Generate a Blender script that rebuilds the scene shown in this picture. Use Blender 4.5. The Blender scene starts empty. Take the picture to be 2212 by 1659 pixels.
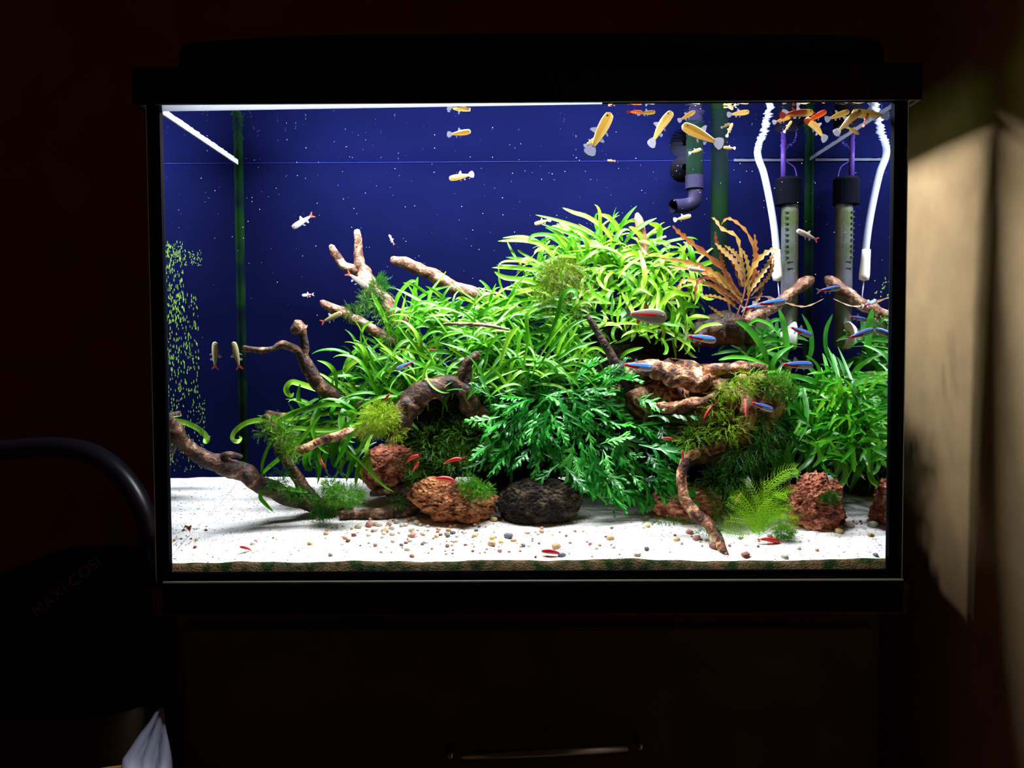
import bpy, bmesh, math, random
from mathutils import Vector, Matrix, noise
PI = math.pi
sc = bpy.context.scene
C = sc.collection
R = math.radians

# ------------------------------------------------------------------ camera, world, light, exposure
Z0 = 0.47                                   # top of the stand under the tank
F = 1806.0                                  # focal length in pixels of the 2212x1659 frame
CAM = Vector((-0.0138, -0.8902, Z0 + 0.2481))
pitch, yaw, roll = R(-2.27), R(0.189), R(0.285)
RM = Matrix.Rotation(yaw, 3, 'Z') @ Matrix.Rotation(pitch, 3, 'X') @ Matrix.Rotation(roll, 3, 'Y')
cd = bpy.data.cameras.new('camera'); cam = bpy.data.objects.new('camera', cd); C.objects.link(cam)
cd.sensor_width = 36.0; cd.lens = 36.0 * F / 2212.0; cd.clip_start = 0.01; cd.clip_end = 50
cam.matrix_world = Matrix.Translation(CAM) @ (RM @ Matrix.Rotation(PI / 2, 3, 'X')).to_4x4()
sc.camera = cam
w = bpy.data.worlds.new('world'); sc.world = w; w.use_nodes = True
w.node_tree.nodes['Background'].inputs[0].default_value = (1.0, 0.42, 0.16, 1)
w.node_tree.nodes['Background'].inputs[1].default_value = 0.012
sc.view_settings.view_transform = 'Standard'; sc.view_settings.look = 'None'
sc.view_settings.exposure = 0.0; sc.view_settings.gamma = 1.0; sc.view_settings.use_curve_mapping = False
sc.cycles.transparent_max_bounces = 24
sc.cycles.max_bounces = 10
sc.cycles.sample_clamp_indirect = 4.0
sc.cycles.caustics_reflective = False

def lamp(name, x, y, z, sx, sy, power, col):
    l = bpy.data.lights.new(name, 'AREA'); l.shape = 'RECTANGLE'; l.size = sx; l.size_y = sy
    l.energy = power; l.color = col
    o = bpy.data.objects.new(name, l); C.objects.link(o); o.location = (x, y, z); return o
# the two lamp tubes inside the hood
lamp('hood_lamp_light', 0, 0.095, Z0 + 0.561, 0.66, 0.05, 9.2, (0.93, 0.96, 1.0))
lamp('hood_lamp_light', 0, 0.228, Z0 + 0.561, 0.66, 0.03, 4.5, (0.86, 0.92, 1.0))

# ------------------------------------------------------------------ helpers
def at(px, py, y):
    """the point of the plane y = const that the photo shows at pixel (px, py)"""
    d = RM @ Vector(((px - 1106) / F, 1.0, (829.5 - py) / F))
    return CAM + d * ((y - CAM.y) / d.y)
def m(px, y):                                # a length of px pixels at depth y, in metres
    return px * (y - CAM.y) / F
def sandz(x, y):
    t = max(0.0, y - 0.006)
    z = 0.0198 + 0.226 * t - 0.12 * t * t
    z += 0.0035 * noise.noise(Vector((x * 9, y * 12, 1.3))) + 0.0012 * noise.noise(Vector((x * 40, y * 40, 4.0)))
    return Z0 + z

def mesh(name, V, Fc, mats, smooth=True, mi=None):
    me = bpy.data.meshes.new(name)
    me.from_pydata([tuple(v) for v in V], [], Fc)
    for mm in (mats if isinstance(mats, (list, tuple)) else [mats]): me.materials.append(mm)
    if mi: me.polygons.foreach_set('material_index', mi)
    if smooth: me.polygons.foreach_set('use_smooth', [True] * len(me.polygons))
    me.update(); return me
def ob(name, me, parent=None, loc=None, mat4=None):
    o = bpy.data.objects.new(name, me); C.objects.link(o)
    if parent is not None: o.parent = parent
    if loc is not None: o.location = loc
    if mat4 is not None: o.matrix_local = mat4
    return o
def tag(o, label, cat, group=None, kind=None):
    o['label'] = label; o['category'] = cat
    if group: o['group'] = group
    if kind: o['kind'] = kind
    return o
def empty(name, loc, label, cat, group=None, kind=None, mat4=None):
    o = bpy.data.objects.new(name, None); C.objects.link(o); o.empty_display_size = 0.02
    if mat4 is not None: o.matrix_world = mat4
    else: o.location = loc
    return tag(o, label, cat, group, kind)
def structure(o): o['kind'] = 'structure'; return o

class MB:
    def __init__(s): s.V = []; s.F = []; s.I = []
    def add(s, V, Fc, i=0):
        n = len(s.V); s.V += [Vector(v) for v in V]; s.F += [tuple(n + k for k in f) for f in Fc]; s.I += [i] * len(Fc); return s
    def box(s, a, b, i=0):
        x0, y0, z0 = a; x1, y1, z1 = b
        V = [(x0,y0,z0),(x1,y0,z0),(x1,y1,z0),(x0,y1,z0),(x0,y0,z1),(x1,y0,z1),(x1,y1,z1),(x0,y1,z1)]
        return s.add(V, [(0,3,2,1),(4,5,6,7),(0,1,5,4),(1,2,6,5),(2,3,7,6),(3,0,4,7)], i)
    def build(s, name, mats, parent=None, loc=None, smooth=False, bevel=0.0, seg=2):
        o = Vector(loc) if loc is not None else Vector((0, 0, 0))
        if parent is not None and loc is None: o = Vector(parent.location)
        me = mesh(name, [v - o for v in s.V], s.F, mats, smooth, s.I)
        if bevel:
            bm = bmesh.new(); bm.from_mesh(me)
            bmesh.ops.remove_doubles(bm, verts=bm.verts, dist=1e-6)
            bmesh.ops.bevel(bm, geom=[e for e in bm.edges if e.is_manifold and e.calc_face_angle(0) > 0.6], offset=bevel, segments=seg, affect='EDGES', clamp_overlap=True)
            bm.to_mesh(me); bm.free()
        q = ob(name, me, parent)
        if parent is None: q.location = o
        elif loc is not None: q.location = o - Vector(parent.location)
        return q

def spline(P, n):
    """Catmull-Rom through tuples, n samples per span"""
    P = [Vector(p) for p in P]; out = []
    for k in range(len(P) - 1):
        a = P[max(k - 1, 0)]; b = P[k]; c = P[k + 1]; d = P[min(k + 2, len(P) - 1)]
        for j in range(n):
            t = j / n
            out.append(0.5 * ((2 * b) + (c - a) * t + (2 * a - 5 * b + 4 * c - d) * t * t + (3 * b - a - 3 * c + d) * t ** 3))
    out.append(P[-1]); return out

def tube(mb, pts, rad, sides=10, i=0, cap=True, rough=0.0, seed=0, squash=1.0):
    n = len(pts); pts = [Vector(p) for p in pts]
    tan = [(pts[min(k + 1, n - 1)] - pts[max(k - 1, 0)]).normalized() for k in range(n)]
    ref = Vector((0, 0, 1)) if abs(tan[0].z) < 0.9 else Vector((1, 0, 0))
    u = tan[0].cross(ref).normalized(); V = []; acc = 0.0
    for k in range(n):
        u = (u - tan[k] * u.dot(tan[k])).normalized(); v = tan[k].cross(u)
        if k: acc += (pts[k] - pts[k - 1]).length
        for j in range(sides):
            a = 2 * PI * j / sides; r = rad[k]
            if rough:
                r *= 1 + rough * (noise.noise(Vector((math.cos(a) * 1.6 + seed * 7.1, math.sin(a) * 1.6, acc * 70))) + 0.5 * noise.noise(Vector((math.cos(a) * 4 + seed, math.sin(a) * 4, acc * 160))))
            V.append(pts[k] + (u * math.cos(a) + v * math.sin(a) * squash) * r)
    Fc = []
    for k in range(n - 1):
        for j in range(sides):
            j2 = (j + 1) % sides
            Fc.append((k * sides + j, k * sides + j2, (k + 1) * sides + j2, (k + 1) * sides + j))
    if cap:
        V.append(pts[0] - tan[0] * rad[0] * 0.35); V.append(pts[-1] + tan[-1] * rad[-1] * 0.35)
        a, b = len(V) - 2, len(V) - 1
        for j in range(sides):
            j2 = (j + 1) % sides
            Fc.append((a, j2, j)); Fc.append((b, (n - 1) * sides + j, (n - 1) * sides + j2))
    mb.add(V, Fc, i); return mb

# ------------------------------------------------------------------ materials
def newmat(name):
    ma = bpy.data.materials.new(name); ma.use_nodes = True
    return ma, ma.node_tree.nodes, ma.node_tree.links
def pbr(name, col, rough=0.5, metal=0.0, spec=0.5, alpha=1.0, emit=None, es=0.0, noise_amt=0.0, nscale=40, bump=0.0, bscale=200, col2=None):
    ma, N, L = newmat(name); b = N['Principled BSDF']
    b.inputs['Base Color'].default_value = (*col, 1); b.inputs['Roughness'].default_value = rough
    b.inputs['Metallic'].default_value = metal; b.inputs['Specular IOR Level'].default_value = spec; b.inputs['Alpha'].default_value = alpha
    if emit: b.inputs['Emission Color'].default_value = (*emit, 1); b.inputs['Emission Strength'].default_value = es
    tc = N.new('ShaderNodeTexCoord')
    if noise_amt or col2:
        t = N.new('ShaderNodeTexNoise'); t.inputs['Scale'].default_value = nscale; t.inputs['Detail'].default_value = 5
        L.new(tc.outputs['Object'], t.inputs['Vector'])
        rp = N.new('ShaderNodeValToRGB'); c2 = col2 or tuple(c * (1 - noise_amt) for c in col)
        rp.color_ramp.elements[0].position = 0.38; rp.color_ramp.elements[0].color = (*c2, 1)
        rp.color_ramp.elements[1].position = 0.62; rp.color_ramp.elements[1].color = (*col, 1)
        L.new(t.outputs['Fac'], rp.inputs['Fac']); L.new(rp.outputs['Color'], b.inputs['Base Color'])
    if bump:
        t = N.new('ShaderNodeTexNoise'); t.inputs['Scale'].default_value = bscale; t.inputs['Detail'].default_value = 4
        L.new(tc.outputs['Object'], t.inputs['Vector'])
        bp = N.new('ShaderNodeBump'); bp.inputs['Strength'].default_value = bump; bp.inputs['Distance'].default_value = 0.002
        L.new(t.outputs['Fac'], bp.inputs['Height']); L.new(bp.outputs['Normal'], b.inputs['Normal'])
    return ma
def clear(name, ior, tint=(1, 1, 1), rough=0.0, ripple=0.0):
    """a dielectric sheet: lets light through and reflects by Fresnel; ior < 1 is the water side (total reflection at a slant)"""
    ma, N, L = newmat(name); N.remove(N['Principled BSDF'])
    t = N.new('ShaderNodeBsdfTransparent'); t.inputs[0].default_value = (*tint, 1)
    g = N.new('ShaderNodeBsdfGlossy'); g.inputs['Roughness'].default_value = rough; g.inputs[0].default_value = (0.95, 0.97, 1, 1)
    f = N.new('ShaderNodeFresnel'); f.inputs[0].default_value = ior
    mx = N.new('ShaderNodeMixShader'); L.new(f.outputs[0], mx.inputs[0]); L.new(t.outputs[0], mx.inputs[1]); L.new(g.outputs[0], mx.inputs[2])
    L.new(mx.outputs[0], N['Material Output'].inputs[0])
    if ripple:
        tc = N.new('ShaderNodeTexCoord'); n = N.new('ShaderNodeTexNoise'); n.inputs['Scale'].default_value = 45; n.inputs['Detail'].default_value = 2
        L.new(tc.outputs['Object'], n.inputs['Vector'])
        bp = N.new('ShaderNodeBump'); bp.inputs['Strength'].default_value = ripple; bp.inputs['Distance'].default_value = 0.002
        L.new(n.outputs['Fac'], bp.inputs['Height']); L.new(bp.outputs['Normal'], g.inputs['Normal'])
    return ma
def leafmat(name, ramp, trans=0.35, gloss=0.07, grough=0.35, nscale=90, spots=None):
    """thin leaf: diffuse + translucent + gloss, hue varies from leaf to leaf and along the leaf"""
    ma, N, L = newmat(name); N.remove(N['Principled BSDF'])
    oi = N.new('ShaderNodeObjectInfo'); tc = N.new('ShaderNodeTexCoord')
    n = N.new('ShaderNodeTexNoise'); n.inputs['Scale'].default_value = nscale; n.inputs['Detail'].default_value = 3
    L.new(tc.outputs['Object'], n.inputs['Vector'])
    mm = N.new('ShaderNodeMath'); mm.operation = 'MULTIPLY_ADD'; mm.inputs[1].default_value = 0.6; L.new(n.outputs['Fac'], mm.inputs[0])
    m2 = N.new('ShaderNodeMath'); m2.operation = 'MULTIPLY'; m2.inputs[1].default_value = 0.7; L.new(oi.outputs['Random'], m2.inputs[0]); 
    m3 = N.new('ShaderNodeMath'); m3.operation = 'SUBTRACT'; m3.inputs[1].default_value = 0.13; L.new(m2.outputs[0], m3.inputs[0]); L.new(m3.outputs[0], mm.inputs[2])
    rp = N.new('ShaderNodeValToRGB'); el = rp.color_ramp.elements
    el[0].color = (*ramp[0], 1); el[-1].color = (*ramp[-1], 1)
    for k in range(1, len(ramp) - 1):
        e = el.new(k / (len(ramp) - 1)); e.color = (*ramp[k], 1)
    L.new(mm.outputs[0], rp.inputs['Fac']); col = rp.outputs['Color']
    d = N.new('ShaderNodeBsdfDiffuse'); tr = N.new('ShaderNodeBsdfTranslucent'); g = N.new('ShaderNodeBsdfGlossy'); g.inputs['Roughness'].default_value = grough
    L.new(col, d.inputs[0]); L.new(col, tr.inputs[0])
    a = N.new('ShaderNodeMixShader'); a.inputs[0].default_value = trans; L.new(d.outputs[0], a.inputs[1]); L.new(tr.outputs[0], a.inputs[2])
    b = N.new('ShaderNodeMixShader'); b.inputs[0].default_value = gloss; L.new(a.outputs[0], b.inputs[1]); L.new(g.outputs[0], b.inputs[2])
    L.new(b.outputs[0], N['Material Output'].inputs[0]); return ma
def woodmat(name, dark, mid, light, lo=0.42, hi=0.66):
    ma, N, L = newmat(name); b = N['Principled BSDF']; b.inputs['Roughness'].default_value = 0.6; b.inputs['Specular IOR Level'].default_value = 0.35
    tc = N.new('ShaderNodeTexCoord'); n = N.new('ShaderNodeTexNoise'); n.inputs['Scale'].default_value = 70; n.inputs['Detail'].default_value = 7; n.inputs['Roughness'].default_value = 0.65
    n.inputs['Distortion'].default_value = 0.6
    L.new(tc.outputs['Object'], n.inputs['Vector'])
    rp = N.new('ShaderNodeValToRGB'); el = rp.color_ramp.elements
    el[0].position = lo; el[0].color = (*dark, 1); el[1].position = hi; el[1].color = (*light, 1); e = el.new((lo + hi) / 2); e.color = (*mid, 1)
    L.new(n.outputs['Fac'], rp.inputs['Fac']); L.new(rp.outputs['Color'], b.inputs['Base Color'])
    n2 = N.new('ShaderNodeTexNoise'); n2.inputs['Scale'].default_value = 260; n2.inputs['Detail'].default_value = 5; L.new(tc.outputs['Object'], n2.inputs['Vector'])
    bp = N.new('ShaderNodeBump'); bp.inputs['Strength'].default_value = 0.8; bp.inputs['Distance'].default_value = 0.003
    L.new(n2.outputs['Fac'], bp.inputs['Height']); L.new(bp.outputs['Normal'], b.inputs['Normal']); return ma
def lavamat(name, a, c, d):
    ma, N, L = newmat(name); b = N['Principled BSDF']; b.inputs['Roughness'].default_value = 0.85; b.inputs['Specular IOR Level'].default_value = 0.2
    tc = N.new('ShaderNodeTexCoord'); v = N.new('ShaderNodeTexVoronoi'); v.inputs['Scale'].default_value = 230; L.new(tc.outputs['Object'], v.inputs['Vector'])
    n = N.new('ShaderNodeTexNoise'); n.inputs['Scale'].default_value = 60; n.inputs['Detail'].default_value = 6; L.new(tc.outputs['Object'], n.inputs['Vector'])
    rp = N.new('ShaderNodeValToRGB'); el = rp.color_ramp.elements
    el[0].position = 0.35; el[0].color = (*a, 1); el[1].position = 0.68; el[1].color = (*d, 1); e = el.new(0.52); e.color = (*c, 1)
    L.new(n.outputs['Fac'], rp.inputs['Fac']); L.new(rp.outputs['Color'], b.inputs['Base Color'])
    ad = N.new('ShaderNodeMath'); ad.operation = 'ADD'; L.new(v.outputs['Distance'], ad.inputs[0]); L.new(n.outputs['Fac'], ad.inputs[1])
    bp = N.new('ShaderNodeBump'); bp.inputs['Strength'].default_value = 1.0; bp.inputs['Distance'].default_value = 0.004
    L.new(ad.outputs[0], bp.inputs['Height']); L.new(bp.outputs['Normal'], b.inputs['Normal']); return ma
def sandmat():
    ma, N, L = newmat('white_sand'); b = N['Principled BSDF']; b.inputs['Roughness'].default_value = 0.9; b.inputs['Specular IOR Level'].default_value = 0.15
    tc = N.new('ShaderNodeTexCoord'); v = N.new('ShaderNodeTexVoronoi'); v.inputs['Scale'].default_value = 520; L.new(tc.outputs['Object'], v.inputs['Vector'])
    sep = N.new('ShaderNodeSeparateColor'); L.new(v.outputs['Color'], sep.inputs[0])
    rp = N.new('ShaderNodeValToRGB'); el = rp.color_ramp.elements
    el[0].position = 0.0; el[0].color = (0.2, 0.17, 0.17, 1); el[1].position = 1.0; el[1].color = (0.92, 0.91, 0.90, 1)
    for p, c in ((0.012, (0.25, 0.2, 0.2)), (0.03, (0.6, 0.45, 0.34)), (0.06, (0.8, 0.74, 0.66)), (0.12, (0.9, 0.89, 0.87))):
        e = el.new(p); e.color = (*c, 1)
    L.new(sep.outputs[0], rp.inputs['Fac']); L.new(rp.outputs['Color'], b.inputs['Base Color'])
    bp = N.new('ShaderNodeBump'); bp.inputs['Strength'].default_value = 0.7; bp.inputs['Distance'].default_value = 0.0012
    L.new(v.outputs['Distance'], bp.inputs['Height']); L.new(bp.outputs['Normal'], b.inputs['Normal']); return ma

M = {}
M['black'] = pbr('black_plastic', (0.012, 0.012, 0.014), 0.55, spec=0.25)
M['frame'] = pbr('black_silicone', (0.004, 0.0045, 0.009), 0.8, spec=0.03)
M['stand'] = pbr('dark_stand_wood', (0.05, 0.03, 0.018), 0.6, spec=0.25, noise_amt=0.4, nscale=15)
M['wall_dark'] = pbr('dark_red_brown_wall', (0.55, 0.2, 0.07), 0.95, spec=0.1, noise_amt=0.15, nscale=8)
M['wall_beige'] = pbr('beige_wall', (0.56, 0.38, 0.20), 0.9, spec=0.15, noise_amt=0.12, nscale=25)
M['floor'] = pbr('brown_floor', (0.14, 0.07, 0.035), 0.5, noise_amt=0.3, nscale=6)
M['glass'] = clear('clear_glass', 1.08)
M['glass_edge'] = pbr('glass_edge', (0.7, 0.86, 0.9), 0.3)
M['inner'] = clear('water_side_glass', 0.75, rough=0.015)
M['outer'] = clear('air_side_glass', 0.66)
M['water'] = clear('water_surface', 0.95, rough=0.01, ripple=0.35)
M['blue'] = pbr('blue_background', (0.0023, 0.0036, 0.030), 1.0, spec=0.02, noise_amt=0.18, nscale=9)
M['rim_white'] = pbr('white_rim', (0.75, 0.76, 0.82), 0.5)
M['lit_meniscus'] = leafmat('milky_lit_meniscus', [(0.7, 0.72, 0.8), (0.85, 0.87, 0.92)], trans=0.65, gloss=0.02)
M['rim_glint_grey'] = pbr('grey_rim_and_glint', (0.06, 0.065, 0.1), 0.7, spec=0.1)
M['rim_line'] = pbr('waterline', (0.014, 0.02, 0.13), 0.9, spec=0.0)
M['algae'] = pbr('algae_green', (0.16, 0.34, 0.03), 0.8)
M['algae_dark'] = pbr('algae_dark', (0.03, 0.07, 0.015), 0.9)
M['seam'] = pbr('algae_seam', (0.002, 0.004, 0.007), 0.9, spec=0.0, col2=(0.003, 0.014, 0.004), nscale=30)
M['tube'] = pbr('lamp_tube', (0.9, 0.9, 0.9), 0.4, emit=(0.9, 0.95, 1.0), es=4.0)
M['sand'] = sandmat()
M['sand_edge'] = pbr('algae_stained_sand', (0.15, 0.095, 0.045), 0.95, spec=0.05, col2=(0.014, 0.035, 0.01), nscale=75, bump=1.0, bscale=500)
M['wood'] = woodmat('bark_brown', (0.018, 0.008, 0.004), (0.12, 0.046, 0.019), (0.5, 0.3, 0.17), 0.44, 0.68)
M['wood_pale'] = woodmat('pale_driftwood', (0.06, 0.022, 0.012), (0.26, 0.12, 0.07), (0.6, 0.42, 0.31), 0.38, 0.62)
M['wood_dark'] = woodmat('dark_driftwood', (0.012, 0.006, 0.004), (0.06, 0.025, 0.012), (0.24, 0.12, 0.05), 0.45, 0.72)
M['wood_red'] = woodmat('red_driftwood', (0.03, 0.01, 0.005), (0.26, 0.085, 0.03), (0.72, 0.46, 0.24), 0.42, 0.62)
M['lava'] = lavamat('red_lava', (0.14, 0.035, 0.02), (0.56, 0.18, 0.10), (0.80, 0.40, 0.27))
M['lava_brown'] = lavamat('brown_lava', (0.08, 0.024, 0.01), (0.42, 0.15, 0.055), (0.62, 0.33, 0.15))
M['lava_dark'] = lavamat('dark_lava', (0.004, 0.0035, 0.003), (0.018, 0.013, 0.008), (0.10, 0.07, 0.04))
M['filler_dark'] = lavamat('black_filler', (0.004, 0.004, 0.004), (0.009, 0.008, 0.006), (0.018, 0.018, 0.012)); M['filler_dark'].node_tree.nodes['Principled BSDF'].inputs['Specular IOR Level'].default_value = 0.0
M['fern'] = leafmat('fern_green', [(0.008, 0.09, 0.003), (0.035, 0.26, 0.006), (0.14, 0.52, 0.014), (0.40, 0.74, 0.04)], trans=0.25, gloss=0.05)
M['fern_lime'] = leafmat('fern_lime', [(0.012, 0.11, 0.003), (0.065, 0.30, 0.006), (0.19, 0.48, 0.012), (0.40, 0.63, 0.05)], trans=0.25, gloss=0.035)
M['fern_right'] = leafmat('fern_deep', [(0.006, 0.09, 0.004), (0.022, 0.26, 0.008), (0.08, 0.46, 0.014), (0.26, 0.66, 0.03)], trans=0.25, gloss=0.05)
M['lace'] = leafmat('lace_fern', [(0.003, 0.07, 0.006), (0.010, 0.22, 0.016), (0.035, 0.44, 0.032), (0.16, 0.68, 0.10)], trans=0.25, gloss=0.06, grough=0.32)
M['brownleaf'] = leafmat('bronze_leaf', [(0.12, 0.022, 0.01), (0.26, 0.075, 0.018), (0.36, 0.22, 0.03), (0.55, 0.32, 0.17)], trans=0.25, gloss=0.07)
M['rust'] = leafmat('old_leaf', [(0.2, 0.06, 0.03), (0.4, 0.16, 0.08), (0.5, 0.24, 0.14)])
M['stem'] = pbr('plant_stem', (0.16, 0.05, 0.02), 0.6)
M['moss'] = leafmat('moss_yellow_green', [(0.02, 0.08, 0.004), (0.08, 0.23, 0.008), (0.21, 0.40, 0.014), (0.42, 0.56, 0.03)], gloss=0.02, nscale=160)
M['moss_green'] = leafmat('moss_green', [(0.015, 0.09, 0.006), (0.04, 0.2, 0.01), (0.09, 0.32, 0.015), (0.2, 0.45, 0.03)], gloss=0.02, nscale=160)
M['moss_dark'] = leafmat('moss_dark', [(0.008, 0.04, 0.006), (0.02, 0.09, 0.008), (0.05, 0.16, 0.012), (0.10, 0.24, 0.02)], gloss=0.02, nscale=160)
M['moss_brown'] = leafmat('moss_brown', [(0.006, 0.012, 0.002), (0.03, 0.055, 0.003), (0.09, 0.15, 0.006), (0.22, 0.19, 0.02)], gloss=0.02, nscale=200)
M['feather'] = leafmat('feather_plant', [(0.08, 0.3, 0.01), (0.2, 0.55, 0.015), (0.4, 0.75, 0.03), (0.55, 0.85, 0.06)], gloss=0.02)
M['pipe'] = pbr('dark_pipe', (0.014, 0.012, 0.04), 0.5, spec=0.12, noise_amt=0.3, nscale=40)
M['pipe_green'] = pbr('algae_pipe', (0.003, 0.006, 0.012), 0.8, spec=0.03, col2=(0.003, 0.013, 0.004), nscale=12)
M['hose'] = pbr('milky_hose', (0.42, 0.47, 0.68), 0.35)
M['white'] = pbr('white_plastic', (0.9, 0.9, 0.9), 0.4)
M['heater_cap'] = pbr('heater_cap', (0.0025, 0.0025, 0.006), 0.85, spec=0.03)
M['heater_glass'] = pbr('heater_glass', (0.17, 0.18, 0.23), 0.25, spec=0.6, col2=(0.06, 0.085, 0.035), nscale=18)
M['ink'] = pbr('black_ink', (0.01, 0.01, 0.015), 0.7)
M['cable'] = pbr('purple_cable', (0.07, 0.03, 0.26), 0.5)
M['t_blue'] = pbr('neon_blue', (0.07, 0.36, 1.0), 0.25, spec=1.0, emit=None)
M['t_deep'] = pbr('neon_deep_blue', (0.02, 0.07, 0.6), 0.3, spec=0.8)
M['t_back'] = pbr('fish_back', (0.10, 0.08, 0.22), 0.4)
M['t_red'] = pbr('neon_red', (0.85, 0.012, 0.012), 0.35)
M['t_silver'] = pbr('fish_silver', (0.62, 0.62, 0.72), 0.3, spec=0.7)
M['g_yellow'] = leafmat('guppy_yellow', [(0.34, 0.24, 0.06), (0.52, 0.37, 0.11), (0.62, 0.47, 0.17), (0.72, 0.58, 0.28)], trans=0.5, gloss=0.06)
M['g_pale'] = leafmat('guppy_belly', [(0.62, 0.48, 0.24), (0.72, 0.6, 0.36), (0.8, 0.7, 0.5)], trans=0.5, gloss=0.06)
M['g_orange'] = leafmat('guppy_orange', [(0.6, 0.12, 0.03), (0.8, 0.2, 0.05), (0.8, 0.34, 0.1)], trans=0.5, gloss=0.06)
M['olive'] = pbr('fish_olive', (0.30, 0.27, 0.10), 0.4)
M['glass_fish'] = leafmat('grey_olive_fish', [(0.16, 0.15, 0.10), (0.26, 0.24, 0.17), (0.34, 0.32, 0.25)], trans=0.4)
M['glass_belly'] = leafmat('grey_fish_belly', [(0.35, 0.34, 0.28), (0.48, 0.46, 0.4)], trans=0.4)
M['pinkish'] = pbr('fish_pink_silver', (0.42, 0.31, 0.25), 0.3, spec=0.7)
M['fin'] = pbr('clear_fin', (0.75, 0.75, 0.85), 0.4, alpha=0.45)
M['fin_red'] = pbr('red_fin', (0.75, 0.12, 0.06), 0.4, alpha=0.75)
M['fin_grey'] = pbr('grey_green_fin', (0.28, 0.42, 0.36), 0.4, alpha=0.7)
M['eye'] = pbr('fish_eye', (0.01, 0.01, 0.012), 0.1, spec=0.8)
M['eye_ring'] = pbr('fish_eye_ring', (0.3, 0.3, 0.28), 0.2)
M['shrimp'] = pbr('shrimp_red', (0.72, 0.035, 0.025), 0.35, col2=(0.45, 0.02, 0.015), nscale=260)
M['shrimp_pale'] = pbr('shrimp_pale_red', (0.8, 0.28, 0.24), 0.35, col2=(0.7, 0.05, 0.04), nscale=260)
M['shrimp_brown'] = pbr('shrimp_brown', (0.32, 0.1, 0.03), 0.4)
M['speck'] = pbr('white_speck', (0.8, 0.82, 0.95), 0.6)
M['seat'] = pbr('black_fabric', (0.003, 0.003, 0.004), 0.95, spec=0.0)
M['seat_plastic'] = pbr('black_gloss_plastic', (0.015, 0.013, 0.025), 0.32, spec=0.6)
M['seat_text'] = pbr('grey_print', (0.10, 0.10, 0.12), 0.5)
M['grey'] = pbr('grey_plastic', (0.12, 0.12, 0.13), 0.5)
M['cloth'] = pbr('white_cloth', (0.26, 0.25, 0.33), 0.9)
M['yellow'] = pbr('yellow_plastic', (0.85, 0.46, 0.02), 0.35)
M['metal'] = pbr('brushed_metal', (0.30, 0.30, 0.36), 0.28, metal=1.0)
PEB = [pbr('pebble_' + n, c, 0.7, noise_amt=0.25, nscale=200) for n, c in
       (('cream', (0.72, 0.64, 0.50)), ('pink', (0.55, 0.24, 0.20)), ('tan', (0.52, 0.33, 0.16)), ('grey', (0.14, 0.15, 0.18)), ('brown', (0.28, 0.10, 0.06)), ('yellow', (0.72, 0.52, 0.18)))]

# ------------------------------------------------------------------ the room
b = MB(); b.box((-3, -3, -0.05), (0.52, 1.15, 0)); structure(tag(b.build('floor', M['floor']), 'dark brown floor under the aquarium stand', 'floor'))
b = MB(); b.box((-3, 1.1, 0), (0.47, 1.15, 2.4)); structure(tag(b.build('wall_back', M['wall_dark']), 'dark reddish brown wall behind the aquarium', 'wall'))
b = MB(); b.box((0.47, -3, 0), (0.52, 1.15, 2.4)); structure(tag(b.build('wall_right', M['wall_beige']), 'beige wall lit by the aquarium on the right', 'wall'))

# ------------------------------------------------------------------ cabinet
W2 = 0.4; D = 0.2824; YB = 0.2764; H = 0.516; WL = 0.5094; G = 0.006
cab = empty('aquarium_cabinet', (0, 0.14, 0), 'dark brown aquarium cabinet with a long bar handle', 'cabinet')
b = MB(); b.box((-0.385, 0.012, 0.0), (0.383, 0.288, Z0 - 0.034)); b.build('body', M['stand'], cab, bevel=0.002)
b = MB(); b.box((-0.372, -0.004, 0.13), (0.370, 0.0122, Z0 - 0.05)); b.build('drawer_front', M['stand'], cab, bevel=0.002)
b = MB(); b.box((-0.372, -0.004, 0.02), (0.370, 0.0122, 0.125)); b.build('lower_panel', M['stand'], cab, bevel=0.002)
h0, h1 = at(944, 1638, -0.03), at(1411, 1616, -0.03)
hd = MB(); tube(hd, [h0.lerp(h1, 0.118), h0.lerp(h1, 0.882)], [0.0052] * 2, 16); handle = hd.build('handle', M['metal'], cab, smooth=True)
for t0, t1 in ((0.0, 0.12), (0.88, 1.0)):
    e = MB(); P = []; Q = []
    for k in range(25):
        P.append(h0.lerp(h1, t0 + (t1 - t0) * k / 24)); Q.append(0.0062 if k % 4 in (1, 2) else 0.0048)
    tube(e, P, Q, 16); g = e.build('grip_end', M['metal'], handle, loc=tuple(P[12])); g.location = P[12]
    bb = MB(); c = P[12]; tube(bb, [c, (c.x, -0.002, c.z)], [0.004] * 2, 10); bb.build('bracket', M['metal'], cab, smooth=True)

# ------------------------------------------------------------------ tank
tank = empty('aquarium_tank', (0, 0, Z0), 'rectangular glass aquarium with black seams and a deep blue back', 'aquarium')
b = MB(); b.box((-0.402, -0.010, Z0 - 0.034), (0.402, 0.292, Z0 - 0.003)); b.box((-0.405, -0.011, Z0 - 0.009), (0.405, 0.293, Z0 - 0.002)); b.build('base_frame', M['stand'], tank, bevel=0.0015)
b = MB(); b.box((-W2, 0, Z0), (W2, D + 0.006, Z0 + G)); b.build('bottom_pane', M['frame'], tank)
b = MB(); b.box((-W2, 0, Z0 + G), (W2, G, Z0 + H)); b.build('front_pane', M['glass'], tank)
b = MB(); b.box((-0.388, -0.0145, Z0 + 0.0036), (0.396, -0.0113, Z0 + 0.005)); b.build('edge_glow_lip', M['glass_edge'], tank)  # pale lip added to stand for the light along the lower glass edge
b = MB(); b.box((-0.388, -0.0145, Z0 - 0.03), (0.396, -0.0100, Z0 + 0.0036)); b.build('lip_support', M['frame'], tank)  # dark rail added only to carry the pale lip
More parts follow.
